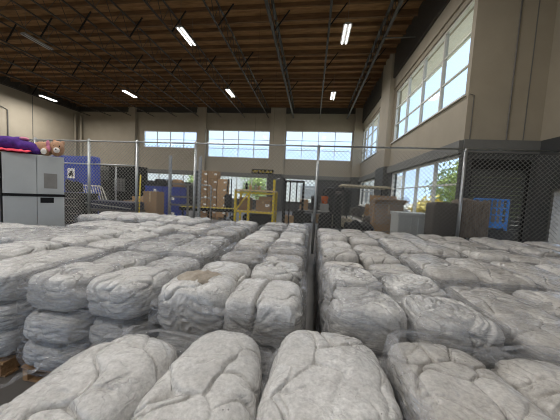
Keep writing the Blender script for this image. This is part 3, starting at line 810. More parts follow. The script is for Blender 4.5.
MB().ell((.22, -.158, .10), (.014, .01, .01), 8, 6).build('nose', M['blackp'], t, True)
for s in (-1, 1): MB().ell((.22 + s * .045, -.112, .15), (.01, .008, .012), 8, 6).build('eye', M['blackp'], t, True)
bo = MB()
for s in (-1, 1): bo.raw([(.08, -.10, .13), (.08 + .01, -.12 + s * .02, .13 + s * .09), (.08 + .05, -.13, .13 + s * .08)], [(0, 1, 2)])
MB().ell((.09, -.11, .17), (.03, .02, .05)).ell((.10, -.12, .10), (.035, .02, .045)).build('bow', M['pink'], t, True)
t = thing('plush_toy', 'heap of purple plush toy on a coral cloth on the grey cabinet', 'toy', cab(-.85, .24, 2.2), math.radians(40)); t.scale = (1.35,) * 3
blob('body', [((-.25, 0, .13), (.2, .17, .12)), ((-.02, 0, .14), (.2, .15, .12)), ((.20, -.02, .11), (.15, .13, .10)), ((.30, -.05, .06), (.08, .08, .06)), ((.1, .05, .22), (.1, .08, .06)), ((-.3, -.1, .2), (.1, .06, .08))], M['purple'], t, vox=.02)
MB().ell((.16, 0, .245), (.06, .05, .03)).build('crest', M['pink'], t, True)
cl = MB(); vs = []; n = 18
for i in range(n + 1):
    for j in range(5):
        u = -.45 + .72 * i / n; v = -.22 + .3 * j / 4
        vs.append((u, v, .012 + .02 * math.sin(i * 1.3 + j) ** 2 + (.03 if j in (1, 2) else 0)))
cl.raw(vs, [(i * 5 + j, (i + 1) * 5 + j, (i + 1) * 5 + j + 1, i * 5 + j + 1) for i in range(n) for j in range(4)])
o = cl.build('coral_cloth', M['coral'], t, True); s = o.modifiers.new('th', 'SOLIDIFY'); s.thickness = .012; o['label'] = 'coral red cloth under the toy'

# ---- draped covers
def drape(name, x0, x1, y0, y1, z1, m, parent=None, seed=1, z0=.02, amp=.03, n=26, e=6, ez=8):
    C, F = GRID.setdefault(n, cube_grid(n))
    S = C.copy(); k = (np.abs(S[:, 0]) ** e + np.abs(S[:, 1]) ** e) ** (1 / e); mxx = np.maximum(np.abs(S[:, 0]), np.abs(S[:, 1]))
    q = np.where(mxx > 1e-6, mxx / np.maximum(k, 1e-6), 1); S[:, 0] *= q; S[:, 1] *= q
    kz = (mxx ** ez + np.abs(S[:, 2]) ** ez) ** (1. / ez); top = S[:, 2] > 0
    S[top] *= (np.maximum(mxx, np.abs(S[:, 2])) / np.maximum(kz, 1e-6))[top][:, None]
    V = S * np.array([(x1 - x0) / 2, (y1 - y0) / 2, (z1 - z0) / 2])
    fl = np.clip(1 - (V[:, 2] / (z1 - z0) + .5), 0, 1)
    nz = sines(V * np.array([2.2, 2.2, .5]), seed, 1.1)
    V[:, :2] *= (1 + amp * (.4 + fl) * nz)[:, None]; V[:, 2] += amp * .8 * sines(V, seed + 1, .9) * (V[:, 2] > 0)
    me = bpy.data.meshes.new(name); me.from_pydata(V.tolist(), [], F); me.materials.append(m)
    me.polygons.foreach_set('use_smooth', [True] * len(F)); me.update()
    return obj(name, me, parent, loc=((x0 + x1) / 2, (y0 + y1) / 2, (z0 + z1) / 2))
t = thing('covered_rack', 'tall rack under a blue tarpaulin behind the grey cabinet', 'rack', (-9.72, 8.9, 0))
drape('cover', -1.1, 1.02, -.4, -.12, 2.72, M['bluetarp'], t, 3, amp=.012, e=20, ez=40)
p = B(-.16, -.47, 1.80, .16, -.455, 2.2).build('notice', M['paper'], t); p['label'] = 'white notice with a dark pictogram'
pic = MB()
for s in (-1, 1): pic.lathe([(0, 0), (.03, 0), (.03, -.004), (0, -.004)], 12, (s * .06, -.471, 1.90), axis='y')
pic.box(-.11, -.474, 1.92, .11, -.470, 2.02).box(-.06, -.474, 2.02, .07, -.470, 2.10); pic.build('pictogram', M['black'], p)

# ---- slanted tubular barrier
t = thing('tubular_barrier', 'slanted pale metal barrier of upright tubes beside the blue cover', 'barrier', (-8.3, 8.0, 0))
MB().tube([(-.5, 0, 1.55), (.32, 0, 1.55), (.42, 0, 1.50), (.72, 0, .8), (.75, 0, .02)], .022, 8).build('hoop', M['alu'], t, True)
MB().tube([(-.5, 0, 1.55), (-.62, 0, 1.5), (-.62, 0, .02)], .022, 8).build('hoop_leg', M['alu'], t, True)
MB().tube([(-.6, 0, .75), (.73, 0, .75)], .02, 8).build('lower_rail', M['alu'], t, True)
for i in range(8):
    x = -.42 + i * .105
    MB().tube([(x, 0, 1.55), (x + .25, 0, .75)], .014, 6).build('bar', M['alu'], t, True)
B(-.62, -.03, 1.32, -.36, -.018, 1.5).build('yellow_label', M['yellow'], t)

# ---- black tool cart
t = thing('tool_cart', 'black drawer cart with chrome handles right of the grey cabinet', 'cart', (-8.05, 7.25, 0))
B(-.5, -.25, .12, .45, .3, 1.2).build('body', M['blackp'], t, bevel=.02)
B(-.52, -.28, 1.2, .47, .32, 1.28).build('tray', M['blackp'], t, bevel=.02)
for i in range(4):
    d = B(-.46, -.275, .18 + i * .25, .41, -.25, .40 + i * .25).build('drawer', M['blackp'], t, bevel=.008)
    MB().tube([(-.2, -.31, .34 + i * .25), (.3, -.31, .34 + i * .25)], .014, 6).build('handle', M['chrome'], d)
for sx in (-.4, .35):
    for sy in (-.18, .22): MB().lathe([(0, -.02), (.06, -.02), (.06, .02), (0, .02)], 12, (sx, sy, .06), axis='x').build('caster', M['rubber'], t)
o = drape('black_bag', -.22, .22, -.15, .15, .42, M['blackp'], None, 9, amp=.08, n=16); tag(o, 'lumpy black bag on the black drawer cart', 'bag'); o.location = (-8.28, 7.3, 1.28 + .22)

# ---- dark wire cage
t = thing('wire_cage', 'black wire mesh storage cage behind the left fence section', 'cage', (-9.1, 10.3, 0))
for sx in (-1, 1):
    for sy in (-.4, .4): B(sx - .03, sy - .03, 0, sx + .03, sy + .03, 2.55).build('post', M['black'], t)
for z in (.1, 1.3, 2.5):
    for sy in (-.4, .4): B(-1, sy - .02, z, 1, sy + .02, z + .04).build('rail', M['black'], t)
    for sx in (-1, 1): B(sx - .02, -.4, z, sx + .02, .4, z + .04).build('rail', M['black'], t)
g = MB()
for i in range(27): g.bar((-1 + i * .075, -.42, .1), (-1 + i * .075, -.42, 2.5), .008)
for i in range(33): g.bar((-1, -.42, .1 + i * .075), (1, -.42, .1 + i * .075), .008)
w = g.build('mesh_panel', M['black'], t); w['kind'] = 'stuff'
B(-.98, .36, .1, .98, .39, 2.5).build('back_panel', M['black'], t)
for i, (x, z, c) in enumerate(((-.7, .14, 'navy'), (-.1, .14, 'blackp'), (.5, .14, 'dirtgrey'), (-.6, 1.34, 'blackp'), (.05, 1.34, 'dirtgrey'), (.62, 1.34, 'blackp'))):
    o = B(-.24, -.25, 0, .24, .25, .5 + .1 * (i % 3)).build('storage_box', M[c], None, bevel=.02); o.location = (-9.1 + x, 10.3, z)
    tag(o, ['navy box low at the left in the wire cage', 'black box low in the middle of the wire cage', 'grey box low at the right in the wire cage', 'black box on the left shelf of the wire cage', 'grey box on the middle shelf of the wire cage', 'black box on the right shelf of the wire cage'][i], 'box', 'boxes in the wire cage')
tag(MB().tube([(-8.85, 9.7, 0), (-8.85, 9.7, 2.45)], .035, 8).build('steel_pole', M['galv'], None, True), 'short pale pole standing before the black cage', 'pole')

# ---- navy flatbed trolley
t = thing('flatbed_trolley', 'long navy padded trolley just behind the fence at the left', 'trolley', (-6.85, 7.42, 0))
B(-.92, -.3, .78, .92, .35, 1.06).build('padded_bed', M['navy'], t, bevel=.04)
B(-.94, -.33, .70, .94, .37, .78).build('deck', M['steel'], t)
MB().tube([(-.95, -.36, .98), (.95, -.36, .86)], .018, 8).build('side_bar', M['galv'], t, True)
for sx in (-.8, .8):
    for sy in (-.25, .28):
        B(sx - .03, sy - .03, .12, sx + .03, sy + .03, .7).build('leg', M['black'], t)
        MB().lathe([(0, -.02), (.07, -.02), (.07, .02), (0, .02)], 12, (sx, sy, .07), axis='x').build('caster', M['rubber'], t)

# ---- cartons
def carton(x, y, z, sx, sy, sz, label, rz=0, m='card', lab=True, group='cardboard cartons'):
    t = thing('cardboard_carton', label, 'carton', (x, y, z), rz, group)
    B(-sx / 2, -sy / 2, 0, sx / 2, sy / 2, sz).build('box', M[m], t, bevel=.006)
    MB().box(-.03, -sy / 2 - .002, sz * .75, .03, -sy / 2, sz).box(-.03, -sy / 2, sz, .03, sy / 2, sz + .002).build('tape', M['tape'], t)
    if lab: B(sx * .18, -sy / 2 - .003, sz * .45, sx * .18 + min(.16, sx * .3), -sy / 2 - .0005, sz * .45 + .1).build('shipping_label', M['paper'], t)
    return t
carton(-6.45, 8.15, 0, 1.0, .5, .86, 'wide carton standing on the floor behind the navy trolley', lab=False)
carton(-6.62, 8.15, .86, .66, .42, .20, 'flat carton lying on the wide carton by the yellow pole', lab=True)
carton(-6.35, 8.15, 1.06, .5, .36, .18, 'small pale carton on top of the flat carton by the yellow pole', m='card2', lab=False)
carton(-5.74, 8.0, 0, .52, .45, 1.46, 'tall brown carton in front of the blue crates', lab=False)
tag(MB().tube([(-5.68, 7.15, .02), (-5.66, 7.2, 2.0)], .022, 8).build('yellow_pole', M['yellow'], None, True), 'yellow pole leaning upright just behind the fence', 'pole')

# ---- blue crates
def crate_me():
    mb = MB(); X, Y, Zh = .40, .28, .33
    mb.box(-X, -Y, 0, X, Y, .02)
    for s in (-1, 1):
        mb.box(s * X - .01, -Y, 0, s * X + .01, Y, Zh - .06); mb.box(-X, s * Y - .01, 0, X, s * Y + .01, Zh - .06)
    return mb.mesh('crate_body', M['blueplastic'])
cm = crate_me(); X, Y, Zh = .40, .28, .33
rim = MB()
for s in (-1, 1): rim.box(s * X - .025, -Y - .025, Zh - .06, s * X + .025, Y + .025, Zh); rim.box(-X, s * Y - .025, Zh - .06, X, s * Y + .025, Zh)
rim = rim.mesh('crate_rim', M['blueplastic'])
rib = B(-.012, -.012, 0, .012, 0, .27).mesh('rib', M['blueplastic'])
clab = B(-.08, -.296, .08, .08, -.291, .2).mesh('label_card', M['paper'])
lv = ['bottom', 'second', 'third', 'fourth', 'top']
for i, cx in enumerate((-7.15, -6.28)):
    for k in range(5):
        t = thing('plastic_crate', 'blue plastic crate, %s of the %s stack under the short window' % (lv[k] if k in (0, 4) else lv[k] + ' from bottom', ('left', 'right')[i]), 'crate', (cx + .02 * (k % 2), 10.2, .335 * k), 0, 'stacked blue crates')
        obj('body', cm, t); obj('rim', rim, t)
        for q in range(5): obj('rib', rib, t, loc=(-.32 + q * .16, -.29, .02))
        if (i + k) % 2 == 0: obj('label_card', clab, t, loc=(.1, -.002, 0))
for i, (x, z, c) in enumerate(((-7.4, 1.675, 'blackp'), (-7.0, 1.675, 'black'), (-6.45, 1.675, 'blackp'), (-6.1, 1.675, 'card'))):
    o = drape('tool_bag', -.2, .2, -.18, .18, .26 + .05 * (i % 2), M[c], None, 20 + i, amp=.07, n=12); o.location = (x, 10.2, z + .14 + .02 * (i % 2))
    tag(o, ['dark lumpy bag on the far left blue crate', 'dark lumpy bag second from left on the blue crates', 'dark lumpy bag third from left on the blue crates', 'brown lumpy sack at the right on the blue crates'][i], 'bag', 'bags on the blue crates')

# ---- grey upright frame rack
t = thing('upright_rack', 'grey steel frame with two tall uprights behind the fence', 'rack', (-5.12, 9.0, 0))
for sx in (-.64, .64):
    B(sx - .045, -.045, 0, sx + .045, .045, 2.93).build('upright', M['galv'], t)
    B(sx - .09, -.3, 0, sx + .09, .3, .04).build('foot', M['galv'], t)
for z in (1.80, 1.28, .95): B(-.64, -.03, z - .035, .64, .03, z + .035).build('cross_bar', M['steel'], t)
B(.12, -.03, .04, .19, .03, 1.8).build('centre_post', M['steel'], t)
t = thing('rail_frame', 'low pale rectangular rail frame right of the tall uprights', 'rail', (-4.28, 9.05, 0))
MB().tube([(-.27, 0, 0), (-.27, 0, 1.76), (-.23, 0, 1.8), (.23, 0, 1.8), (.27, 0, 1.76), (.27, 0, 0)], .028, 8).build('hoop', M['galv'], t, True)
MB().tube([(-.27, 0, 1.3), (.27, 0, 1.3)], .024, 8).build('cross_bar', M['galv'], t, True)

# ---- roller conveyor
t = thing('roller_conveyor', 'dark roller conveyor with yellow rollers behind the fence', 'conveyor', (-4.4, 9.75, 0), math.radians(12))
for s in (-1, 1): B(-1.15, s * .32 - .02, .72, 1.25, s * .32 + .02, .86).build('side_rail', M['black'], t)
rl = MB().tube([(0, -.3, 0), (0, .3, 0)], .035, 10).mesh('roller', M['yellow'], True)
for i in range(19): obj('roller', rl, t, loc=(-1.08 + i * .125, 0, .84))
for x in (-1, .05, 1.1):
    for s in (-1, 1): B(x - .03, s * .3 - .03, 0, x + .03, s * .3 + .03, .74).build('leg', M['black'], t)

# ---- tall carton stacks beyond
pos = ['bottom', 'second', 'third', 'fourth', 'fifth', 'top']
for i, (cx, cy, m) in enumerate(((-6.18, 13.0, 'card'), (-5.62, 13.05, 'card'), (-5.02, 13.0, 'card2'))):  # right stack: the light falling on it is put into a paler cardboard
    for k in range(6):
        if i == 2 and k == 5: continue
        carton(cx + .01 * ((k * 7) % 3 - 1), cy, .13 + k * .43, .54, .5, .42, '%s carton, %s of the %s tall carton stack' % ('lit brown' if m == 'card2' else 'brown', pos[k] if k in (0, 5) else pos[k] + ' from bottom', ('left', 'middle', 'right')[i]), 0, m, True, 'tall carton stacks')
    pallet(cx, cy, 'pallet under the %s tall carton stack' % ('left', 'middle', 'right')[i]) if i == 1 else None
t = thing('hand_truck', 'black upright hand truck leaning at the right carton stack', 'hand truck', (-4.55, 12.6, 0))
for s in (-1, 1):
    MB().tube([(s * .12, 0, .1), (s * .12, .05, 1.5), (s * .08, .12, 2.3)], .03, 6).build('rail', M['black'], t, True)
    MB().lathe([(0, -.04), (.13, -.04), (.13, .04), (0, .04)], 16, (s * .2, .08, .13), axis='x').build('wheel', M['rubber'], t)
for z in (.5, .9, 1.3): B(-.12, .0, z, .12, .06, z + .04).build('cross_bar', M['black'], t)
B(-.2, -.25, .02, .2, .02, .04).build('toe_plate', M['black'], t)
o = drape('black_jacket', -.2, .2, -.12, .12, .8, M['blackp'], None, 33, amp=.12, n=16); o.location = (-4.55, 12.52, 1.0); tag(o, 'black jacket hung on the hand truck by the cartons', 'jacket')

# ---- yellow workbench
t = thing('workbench', 'yellow framed workbench with a tan top behind the fence', 'workbench', (-2.15, 9.2, 0))
for x, z in ((-.78, 1.66), (-.25, 1.66), (.72, 2.14)): B(x - .04, -.34, 0, x + .04, -.26, z).build('front_post', M['yellow'], t)
for x in (-.78, .72): B(x - .04, .34, 0, x + .04, .42, 1.66).build('rear_post', M['yellow'], t)
B(-.82, -.38, 1.66, .76, .45, 1.72).build('top', M['tan'], t, bevel=.008)
for z in (1.56, .82): B(-.78, -.33, z, .72, -.28, z + .07).build('front_rail', M['yellow'], t)
B(-.78, .36, .82, .72, .4, .89).build('rear_rail', M['yellow'], t)
MB().bar((-.76, -.3, .9), (-.3, -.3, 1.55), .05).build('brace', M['yellow'], t)
B(-.78, -.3, .86, .72, .4, .9).build('shelf', M['tan'], t)
MB().tube([(.72, -.3, 2.1), (.88, -.3, 2.2), (.92, -.36, 2.16)], .02, 6).build('lamp_arm', M['galv'], t, True)
carton(-2.62, 9.3, .9, .42, .5, .5, 'brown carton on the left of the workbench shelf', lab=False)
carton(-1.85, 9.2, .9, .55, .5, .42, 'brown carton on the right of the workbench shelf', lab=True)
carton(-1.78, 9.25, 1.32, .5, .45, .16, 'flat pale carton on the shelf carton under the bench top', m='card2', lab=False)
o = drape('black_bin', -.6, .6, -.3, .3, .75, M['blackp'], None, 41, amp=.03, n=16); o.location = (-2.1, 9.3, .385); tag(o, 'black bin bag pile under the yellow workbench', 'bag')
for i, (x, h, r, c) in enumerate(((-.42, .30, .05, 'blackp'), (-.26, .2, .06, 'card2'), (-.05, .24, .05, 'dirtgrey'), (.10, .17, .07, 'card'))):
    o = MB().lathe([(0, 0), (r, 0), (r, h * .65), (r * .45, h * .8), (r * .45, h), (0, h)], 14).build('bottle', M[c], None, True); o.location = (-2.15 + x, 9.1, 1.72)
    tag(o, ['tall dark bottle on the yellow workbench', 'short tan jar on the yellow workbench', 'grey bottle on the yellow workbench', 'squat brown jar on the yellow workbench'][i], 'bottle', 'bottles on the workbench')
# hanging sign
t = thing('hanging_sign', 'small dark hanging sign with yellow lettering over the workbench', 'sign', (-2.15, 10.0, 2.42))
B(-.48, -.015, 0, .48, .015, .2).build('board', M['black'], t)
lt = MB()
for i in range(15):
    if i in (4, 9): continue
    x = -.42 + i * .057; lt.box(x, -.02, .06, x + .012, -.015, .15); lt.box(x, -.02, .06 + .078 * (i % 2), x + .038, -.015, .075 + .078 * (i % 2)); lt.box(x + .028, -.02, .06, x + .038, -.015, .15 if i % 3 else .11)
lt.build('lettering', M['yellow'], t)
for s in (-.4, .4): MB().tube([(s, 0, .2), (s, 0, 7.14)], .003, 4).build('wire', M['black'], t)

# ---- black rack
t = thing('black_rack', 'tall open black steel rack before the bright back window', 'rack', (-.73, 9.7, 0))
for sx in (-.38, .38):
    for sy in (-.25, .25): B(sx - .035, sy - .035, 0, sx + .035, sy + .035, 2.18).build('post', M['black'], t)
for z in (.3, 1.25, 2.12):
    for sy in (-.25, .25): B(-.38, sy - .02, z, .38, sy + .02, z + .06).build('rail', M['black'], t)
    for sx in (-.38, .38): B(sx - .02, -.25, z, sx + .02, .25, z + .06).build('rail', M['black'], t)
for x in (-.14, .12): B(x - .025, -.26, .3, x + .025, -.22, 2.15).build('upright_bar', M['black'], t)
B(-.36, -.23, .34, .36, .23, .36).build('shelf', M['black'], t)
carton(-.85, 9.7, .36, .36, .4, .4, 'pale carton low in the black rack', m='card2', lab=False)
o = drape('dark_bundle', -.25, .25, -.2, .2, .5, M['black'], None, 44, amp=.1, n=14); o.location = (-.5, 9.72, .62); tag(o, 'dark bundle low in the black rack', 'bundle')

# ---- desk between rack and cart
t = thing('work_table', 'dark steel table with clutter between the black rack and fence post', 'table', (.15, 11.6, 0))
B(-.75, -.35, .86, .75, .35, .91).build('top', M['dirtgrey'], t)
for sx in (-.7, .7):
    for sy in (-.3, .3): B(sx - .025, sy - .025, 0, sx + .025, sy + .025, .86).build('leg', M['black'], t)
B(-.7, -.3, .3, .7, .3, .33).build('shelf', M['black'], t)
for i, (x, z, s, c, lb) in enumerate(((-.5, .91, (.4, .4, .5), 'card', 'brown carton on the left of the dark table'), (.0, .91, (.34, .35, .7), 'blackp', 'tall black box in the middle of the dark table'), (.48, .91, (.4, .4, .34), 'dirtgrey', 'grey box on the right of the dark table'),
                                     (-.35, .33, (.5, .45, .4), 'blackp', 'black box under the dark table at the left'), (.35, .33, (.5, .45, .4), 'card', 'brown box under the dark table at the right'))):
    o = B(-s[0] / 2, -s[1] / 2, 0, s[0] / 2, s[1] / 2, s[2]).build('storage_box', M[c], None, bevel=.015); o.location = (.15 + x, 11.6, z); tag(o, lb, 'box')
o = MB().lathe([(0, 0), (.13, 0), (.17, .34), (.18, .36), (.16, .36), (.12, .04)], 18).build('bucket', M['orange'], None, True); o.location = (.63, 11.6, 1.25); tag(o, 'small orange bucket on the grey box', 'bucket')
for i, (x, h, c) in enumerate(((.95, 2.1, 'blackp'), (1.45, 1.9, 'darktarp'))):
    o = drape('covered_machine', -.3, .3, -.3, .3, h, M[c], None, 51 + i, amp=.05, n=16); o.location = (x + .05, 13.6, h / 2 + .01); tag(o, ['tall black covered machine far behind the cart', 'tall dark grey covered machine far behind the cart'][i], 'machine')

# ---- utility cart with a canopy (golf-cart shape), seen from its side
t = thing('golf_cart', 'beige golf cart with a flat canopy behind the fence', 'golf cart', (2.0, 10.0, 0), math.radians(-4))
B(-1.15, -.55, .34, 1.0, .55, .44).build('chassis', M['black'], t)
MB().prism([(-1.2, .40), (-1.2, .74), (-1.12, .84), (-.35, .78), (-.25, .46), (.15, .44), (.2, .78), (.3, .80), (1.0, .78), (1.08, .66), (1.08, .40)], -.57, .57).build('body', M['cartbody'], t, bevel=.03)
B(.15, -.52, .80, .72, .52, .92).build('seat', M['seat'], t, bevel=.04)
MB().prism([(.62, .95), (.74, .95), (.86, 1.42), (.76, 1.44)], -.52, .52).build('backrest', M['seat'], t, bevel=.03)
MB().prism([(-.9, 2.04), (.95, 2.02), (.98, 2.05), (.9, 2.10), (-.84, 2.12), (-.93, 2.07)], -.62, .62).build('canopy', M['cartbody'], t, bevel=.015)
for s in (-1, 1):
    MB().tube([(-.55, s * .52, .78), (-.78, s * .52, 2.05)], .022, 8).build('front_strut', M['black'], t, True)
    MB().tube([(.92, s * .52, .78), (.86, s * .52, 2.04)], .022, 8).build('rear_strut', M['black'], t, True)
    for x in (-.78, .68):
        wh = MB().lathe([(.05, -.09), (.2, -.09), (.24, -.06), (.24, .06), (.2, .09), (.05, .09)], 20, (x, s * .5, .24), axis='y').build('wheel', M['rubber'], t, True)
        MB().lathe([(0, -.095), (.13, -.095), (.13, .095), (0, .095)], 14, (x, s * .5, .24), axis='y').build('hubcap', M['alu'], wh)
MB().raw([(-.56, -.5, .8), (-.56, .5, .8), (-.77, .5, 2.0), (-.77, -.5, 2.0)], [(0, 1, 2, 3)]).build('windscreen', M['glass'], t).modifiers.new('th', 'SOLIDIFY').thickness = .006
MB().tube([(-.35, -.25, .78), (-.12, -.25, 1.1)], .02, 8).build('steering_column', M['black'], t, True)
ring = [(-.12 + .17 * math.sin(a) * -.55, -.25 + .19 * math.cos(a), 1.1 + .17 * math.sin(a) * .83) for a in [i * math.pi / 10 for i in range(21)]]
MB().tube(ring, .016, 6, cap=False).build('steering_wheel', M['black'], t, True)
o = drape('black_sack', -.15, .15, -.25, .25, 1.75, M['blackp'], None, 61, amp=.08, n=18, e=4); o.location = (1.0, 9.2, .89); tag(o, 'tall black sack standing left of the golf cart', 'sack')
for i, (x, y, z, r, c, lb) in enumerate(((1.75, 9.75, .92 + .16, .2, 'darktarp', 'grey bundle on the golf cart seat'), (2.35, 9.7, .92 + .18, .22, 'card', 'brown bundle on the golf cart seat'), (2.7, 9.75, .80 + .2, .22, 'tote', 'white bag at the rear of the golf cart'))):
    o = drape('bundle', -r, r, -r, r, r * 1.7, M[c], None, 70 + i, amp=.1, n=14, e=3); o.location = (x, y, z); tag(o, lb, 'bundle')
o = drape('rubbish_heap', -.4, .4, -.25, .25, .75, M['blackp'], None, 81, amp=.12, n=18, e=3); o.location = (1.75, 8.4, .38); tag(o, 'black bag heap in front of the golf cart', 'bag')

for i, (x, y, z, sx, sz, c, lb) in enumerate(((1.55, 9.1, 0, .5, .62, 'blackp', 'black bag low in front of the golf cart body'), (2.15, 9.05, 0, .4, .95, 'darktarp', 'grey sack standing in front of the golf cart'), (3.45, 9.6, 0, .6, 1.3, 'dirtgrey', 'grey covered load between golf cart and right window'), (.55, 8.9, 0, .5, 1.0, 'black', 'black covered load right of the fence post'))):
    o = drape('covered_load', -sx / 2, sx / 2, -.2, .2, sz, M[c], None, 120 + i, amp=.09, n=16, e=4); o.location = (x, y, sz / 2 + .02); tag(o, lb, 'covered load')
# ---- big wrapped carton, tote, covered pallet, blue crate
t = carton(2.62, 8.78, 0, .95, .7, 1.45, 'big brown carton draped with clear plastic right of the cart', lab=False)
MB().raw([(-.475, -.35, 1.45), (.475, -.35, 1.45), (.5, -.5, 1.62), (-.5, -.52, 1.60)], [(0, 1, 2, 3)]).build('front_flap', M['card'], t).modifiers.new('th', 'SOLIDIFY').thickness = .008
MB().raw([(.475, -.35, 1.45), (.475, .35, 1.45), (.66, .34, 1.58), (.66, -.34, 1.60)], [(0, 1, 2, 3)]).build('side_flap', M['card'], t).modifiers.new('th', 'SOLIDIFY').thickness = .008
MB().raw([(-.475, .35, 1.45), (.475, .35, 1.45), (.475, .40, 1.75), (-.475, .40, 1.75)], [(0, 1, 2, 3)]).build('rear_flap', M['card'], t).modifiers.new('th', 'SOLIDIFY').thickness = .008
o = drape('plastic_bag', -.55, .62, -.42, .42, .9, M['film'], None, 88, amp=.07, n=22, e=4); o.location = (2.72, 8.72, 1.22); tag(o, 'crumpled clear plastic over the big brown carton', 'plastic bag')
t = thing('bulk_tote', 'pale grey bulk tote beside the lower right window', 'tote', (3.06, 7.72, 0))
B(-.47, -.35, .12, .47, .35, 1.2).build('body', M['tote'], t, bevel=.03)
B(-.5, -.38, 1.16, .5, .38, 1.26).build('rim', M['tote'], t, bevel=.015)
for x in (-.3, -.1, .1, .3): B(x - .02, -.375, .2, x + .02, -.35, 1.14).build('rib', M['tote'], t)
for x in (-.38, 0, .38): B(x - .06, -.33, 0, x + .06, .33, .12).build('foot', M['tote'], t)
t = thing('covered_pallet', 'dark covered load with draped drab cloth behind the right fence post', 'covered load', (3.86, 7.0, 0))
drape('cover', -.62, .05, -.26, .26, 1.62, M['darktarp'], t, 92, amp=.03, n=22, e=14, ez=20)
dc = drape('cloth', -.36, .36, -.28, .28, 1.0, M['striped'], t, 93, amp=.05, n=22, e=10, ez=10); dc.location = (.36, -.02, 1.22)
B(-.62, -.24, 0, .72, .24, .12).build('base_board', M['wood'], t)
B(-.0, -.22, .12, .7, .22, .72).build('lower_box', M['black'], t)
B(-.45, -.44, 0, .45, -.0, .9)
t = thing('dark_crate', 'dark flat box under the bright blue rack', 'box', (4.78, 6.98, 0))
B(-.4, -.22, .05, .42, .22, .93).build('body', M['greywall'], t, bevel=.01)
B(-.42, -.24, .93, .44, .24, .97).build('lid', M['greywall'], t)
for x in (-.34, .34): B(x - .05, -.2, 0, x + .05, .2, .05).build('foot', M['black'], t)
t = thing('blue_rack', 'bright blue slotted rack standing on a dark box by the side wall', 'rack', (4.72, 6.95, .97))
for x in (-.32, .32): B(x - .025, -.14, 0, x + .025, -.10, .8).build('side_post', M['skyblue'], t); B(x - .025, .10, 0, x + .025, .14, .8).build('rear_post', M['skyblue'], t)
B(-.34, -.14, .78, .34, .14, .82).build('top_panel', M['skyblue'], t)
B(-.32, -.14, .06, .32, -.11, .20).build('bottom_panel', M['skyblue'], t)
B(-.30, .09, .06, .30, .11, .78).build('back_panel', M['dirtgrey'], t)
for i in range(4): B(-.19 + i * .128 - .012, -.135, .2, -.19 + i * .128 + .012, -.115, .78).build('upright_bar', M['skyblue'], t)
for z in (.56, .38): B(-.32, -.137, z, .32, -.112, z + .03).build('cross_bar', M['skyblue'], t)

# ---- dark shelving along the back wall
for k, (x, w, lb) in enumerate(((-14.6, 5.6, 'long dark shelving against the back wall under the short window'), (2.2, 2.4, 'dark shelving against the back wall behind the golf cart'))):
    t = thing('storage_shelving', lb, 'shelving', (x, 21.5, 0))
    for i in range(int(w / 1.2) + 1):
        for sy in (-.3, .3): B(-w / 2 + i * 1.2 - .03, sy - .03, 0, -w / 2 + i * 1.2 + .03, sy + .03, 2.3).build('upright', M['black'], t)
    for z in (.15, .85, 1.55, 2.2): B(-w / 2, -.32, z, w / 2, .32, z + .04).build('shelf', M['black'], t)
    B(-w / 2, .33, 0, w / 2, .35, 2.25).build('back_sheet', M['black'], t)
    side = ('left shelving', 'right shelving')[k]
    for i in range(int(w / .62)):
        for q, z in enumerate((.19, .89, 1.59)):
            c = ('blackp', 'navy', 'card', 'darktarp', 'blackp')[(i * 3 + q * 2) % 5]
            o = B(-.27, -.25, 0, .27, .25, .36 + .06 * ((i + q) % 3)).build('storage_box', M[c], None, bevel=.015); o.location = (x - w / 2 + .4 + i * .62, 21.45, z)
            tag(o, '%s box, %s from left on the %s shelf of the %s' % ({'blackp': 'black', 'navy': 'navy', 'card': 'brown', 'darktarp': 'grey'}[c], numw[i], ('bottom', 'middle', 'upper')[q], side), 'box', 'boxes on the dark shelving')

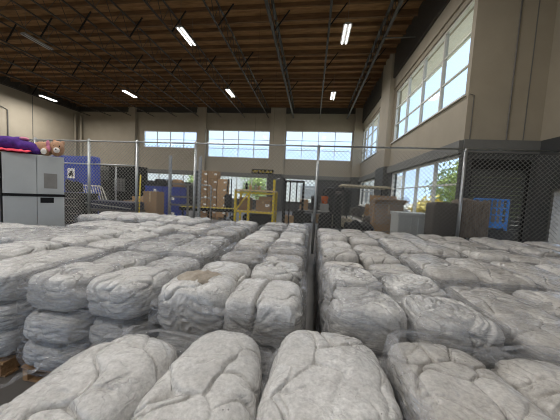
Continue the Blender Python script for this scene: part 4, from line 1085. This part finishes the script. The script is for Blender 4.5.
# ================================================================== outdoors: trees and a pale building beyond the windows
def tree(x, y, h, r, m, label, seed, low=.8):
    t = thing('tree', label, 'tree', (x, y, -.22), group='trees outside the windows')
    rr = np.random.RandomState(seed)
    tr = MB().tube([(0, 0, 0), (.05, .05, h * .4), (-.05, .1, h * .8)], [.13, .10, .04], 8)
    for k in range(6):
        a = rr.rand() * 6.28; tr.tube([(0, 0, h * (.3 + .08 * k)), (math.cos(a) * r * .7, math.sin(a) * r * .7, h * (.45 + .09 * k))], [.05, .015], 6)
    tr.build('trunk', M['bark'], t, True)
    n = 2600; u = rr.normal(size=(n, 3)); u /= np.linalg.norm(u, axis=1)[:, None]; u *= (rr.rand(n, 1) ** .45)
    c = u * np.array([r, r, (h - low) / 2]) * (1 + .25 * sines(u, seed, .8))[:, None] + np.array([0, 0, (h + low) / 2])
    a = rr.normal(size=(n, 3)); a /= np.linalg.norm(a, axis=1)[:, None]; b = np.cross(a, rr.normal(size=(n, 3))); b /= np.linalg.norm(b, axis=1)[:, None]
    s = .09 + .07 * rr.rand(n, 1)
    V = np.stack([c - a * s, c + b * s * .5, c + a * s, c - b * s * .5], 1).reshape(-1, 3)
    me = bpy.data.meshes.new('foliage'); me.from_pydata(V.tolist(), [], [(4 * i, 4 * i + 1, 4 * i + 2, 4 * i + 3) for i in range(n)]); me.materials.append(M[m]); me.update()
    f = obj('foliage', me, t); f['kind'] = 'stuff'
tree(7.6, 11.2, 4.4, 1.6, 'leaf', 'green tree outside the near lower right window', 1)
tree(9.5, 17.0, 4.6, 1.7, 'leaf', 'green tree farther along outside the lower right windows', 2)
tree(6.6, 14.4, 2.0, .9, 'leaf2', 'yellow bush outside the lower right window', 3, .2)
tree(-6.5, 27.5, 4.2, 1.8, 'leaf', 'green tree outside the back window by the workbench', 4)
tree(-13.5, 27.0, 3.8, 1.6, 'leaf', 'green tree outside the lower back window at the left', 5)
t = thing('pale_building', 'pale building standing outside beyond the back windows', 'building', (-8, 40, -.22))
B(-22, 0, 0, 22, 6, 5.4).build('wall', M['white_wall'], t); B(-22.3, -.3, 5.4, 22.3, 6, 5.7).build('parapet', M['white_wall'], t)
for i in range(8): B(-19 + i * 5, -.05, 1.2, -16.5 + i * 5, .02, 3.4).build('window', M['dirtgrey'], t)
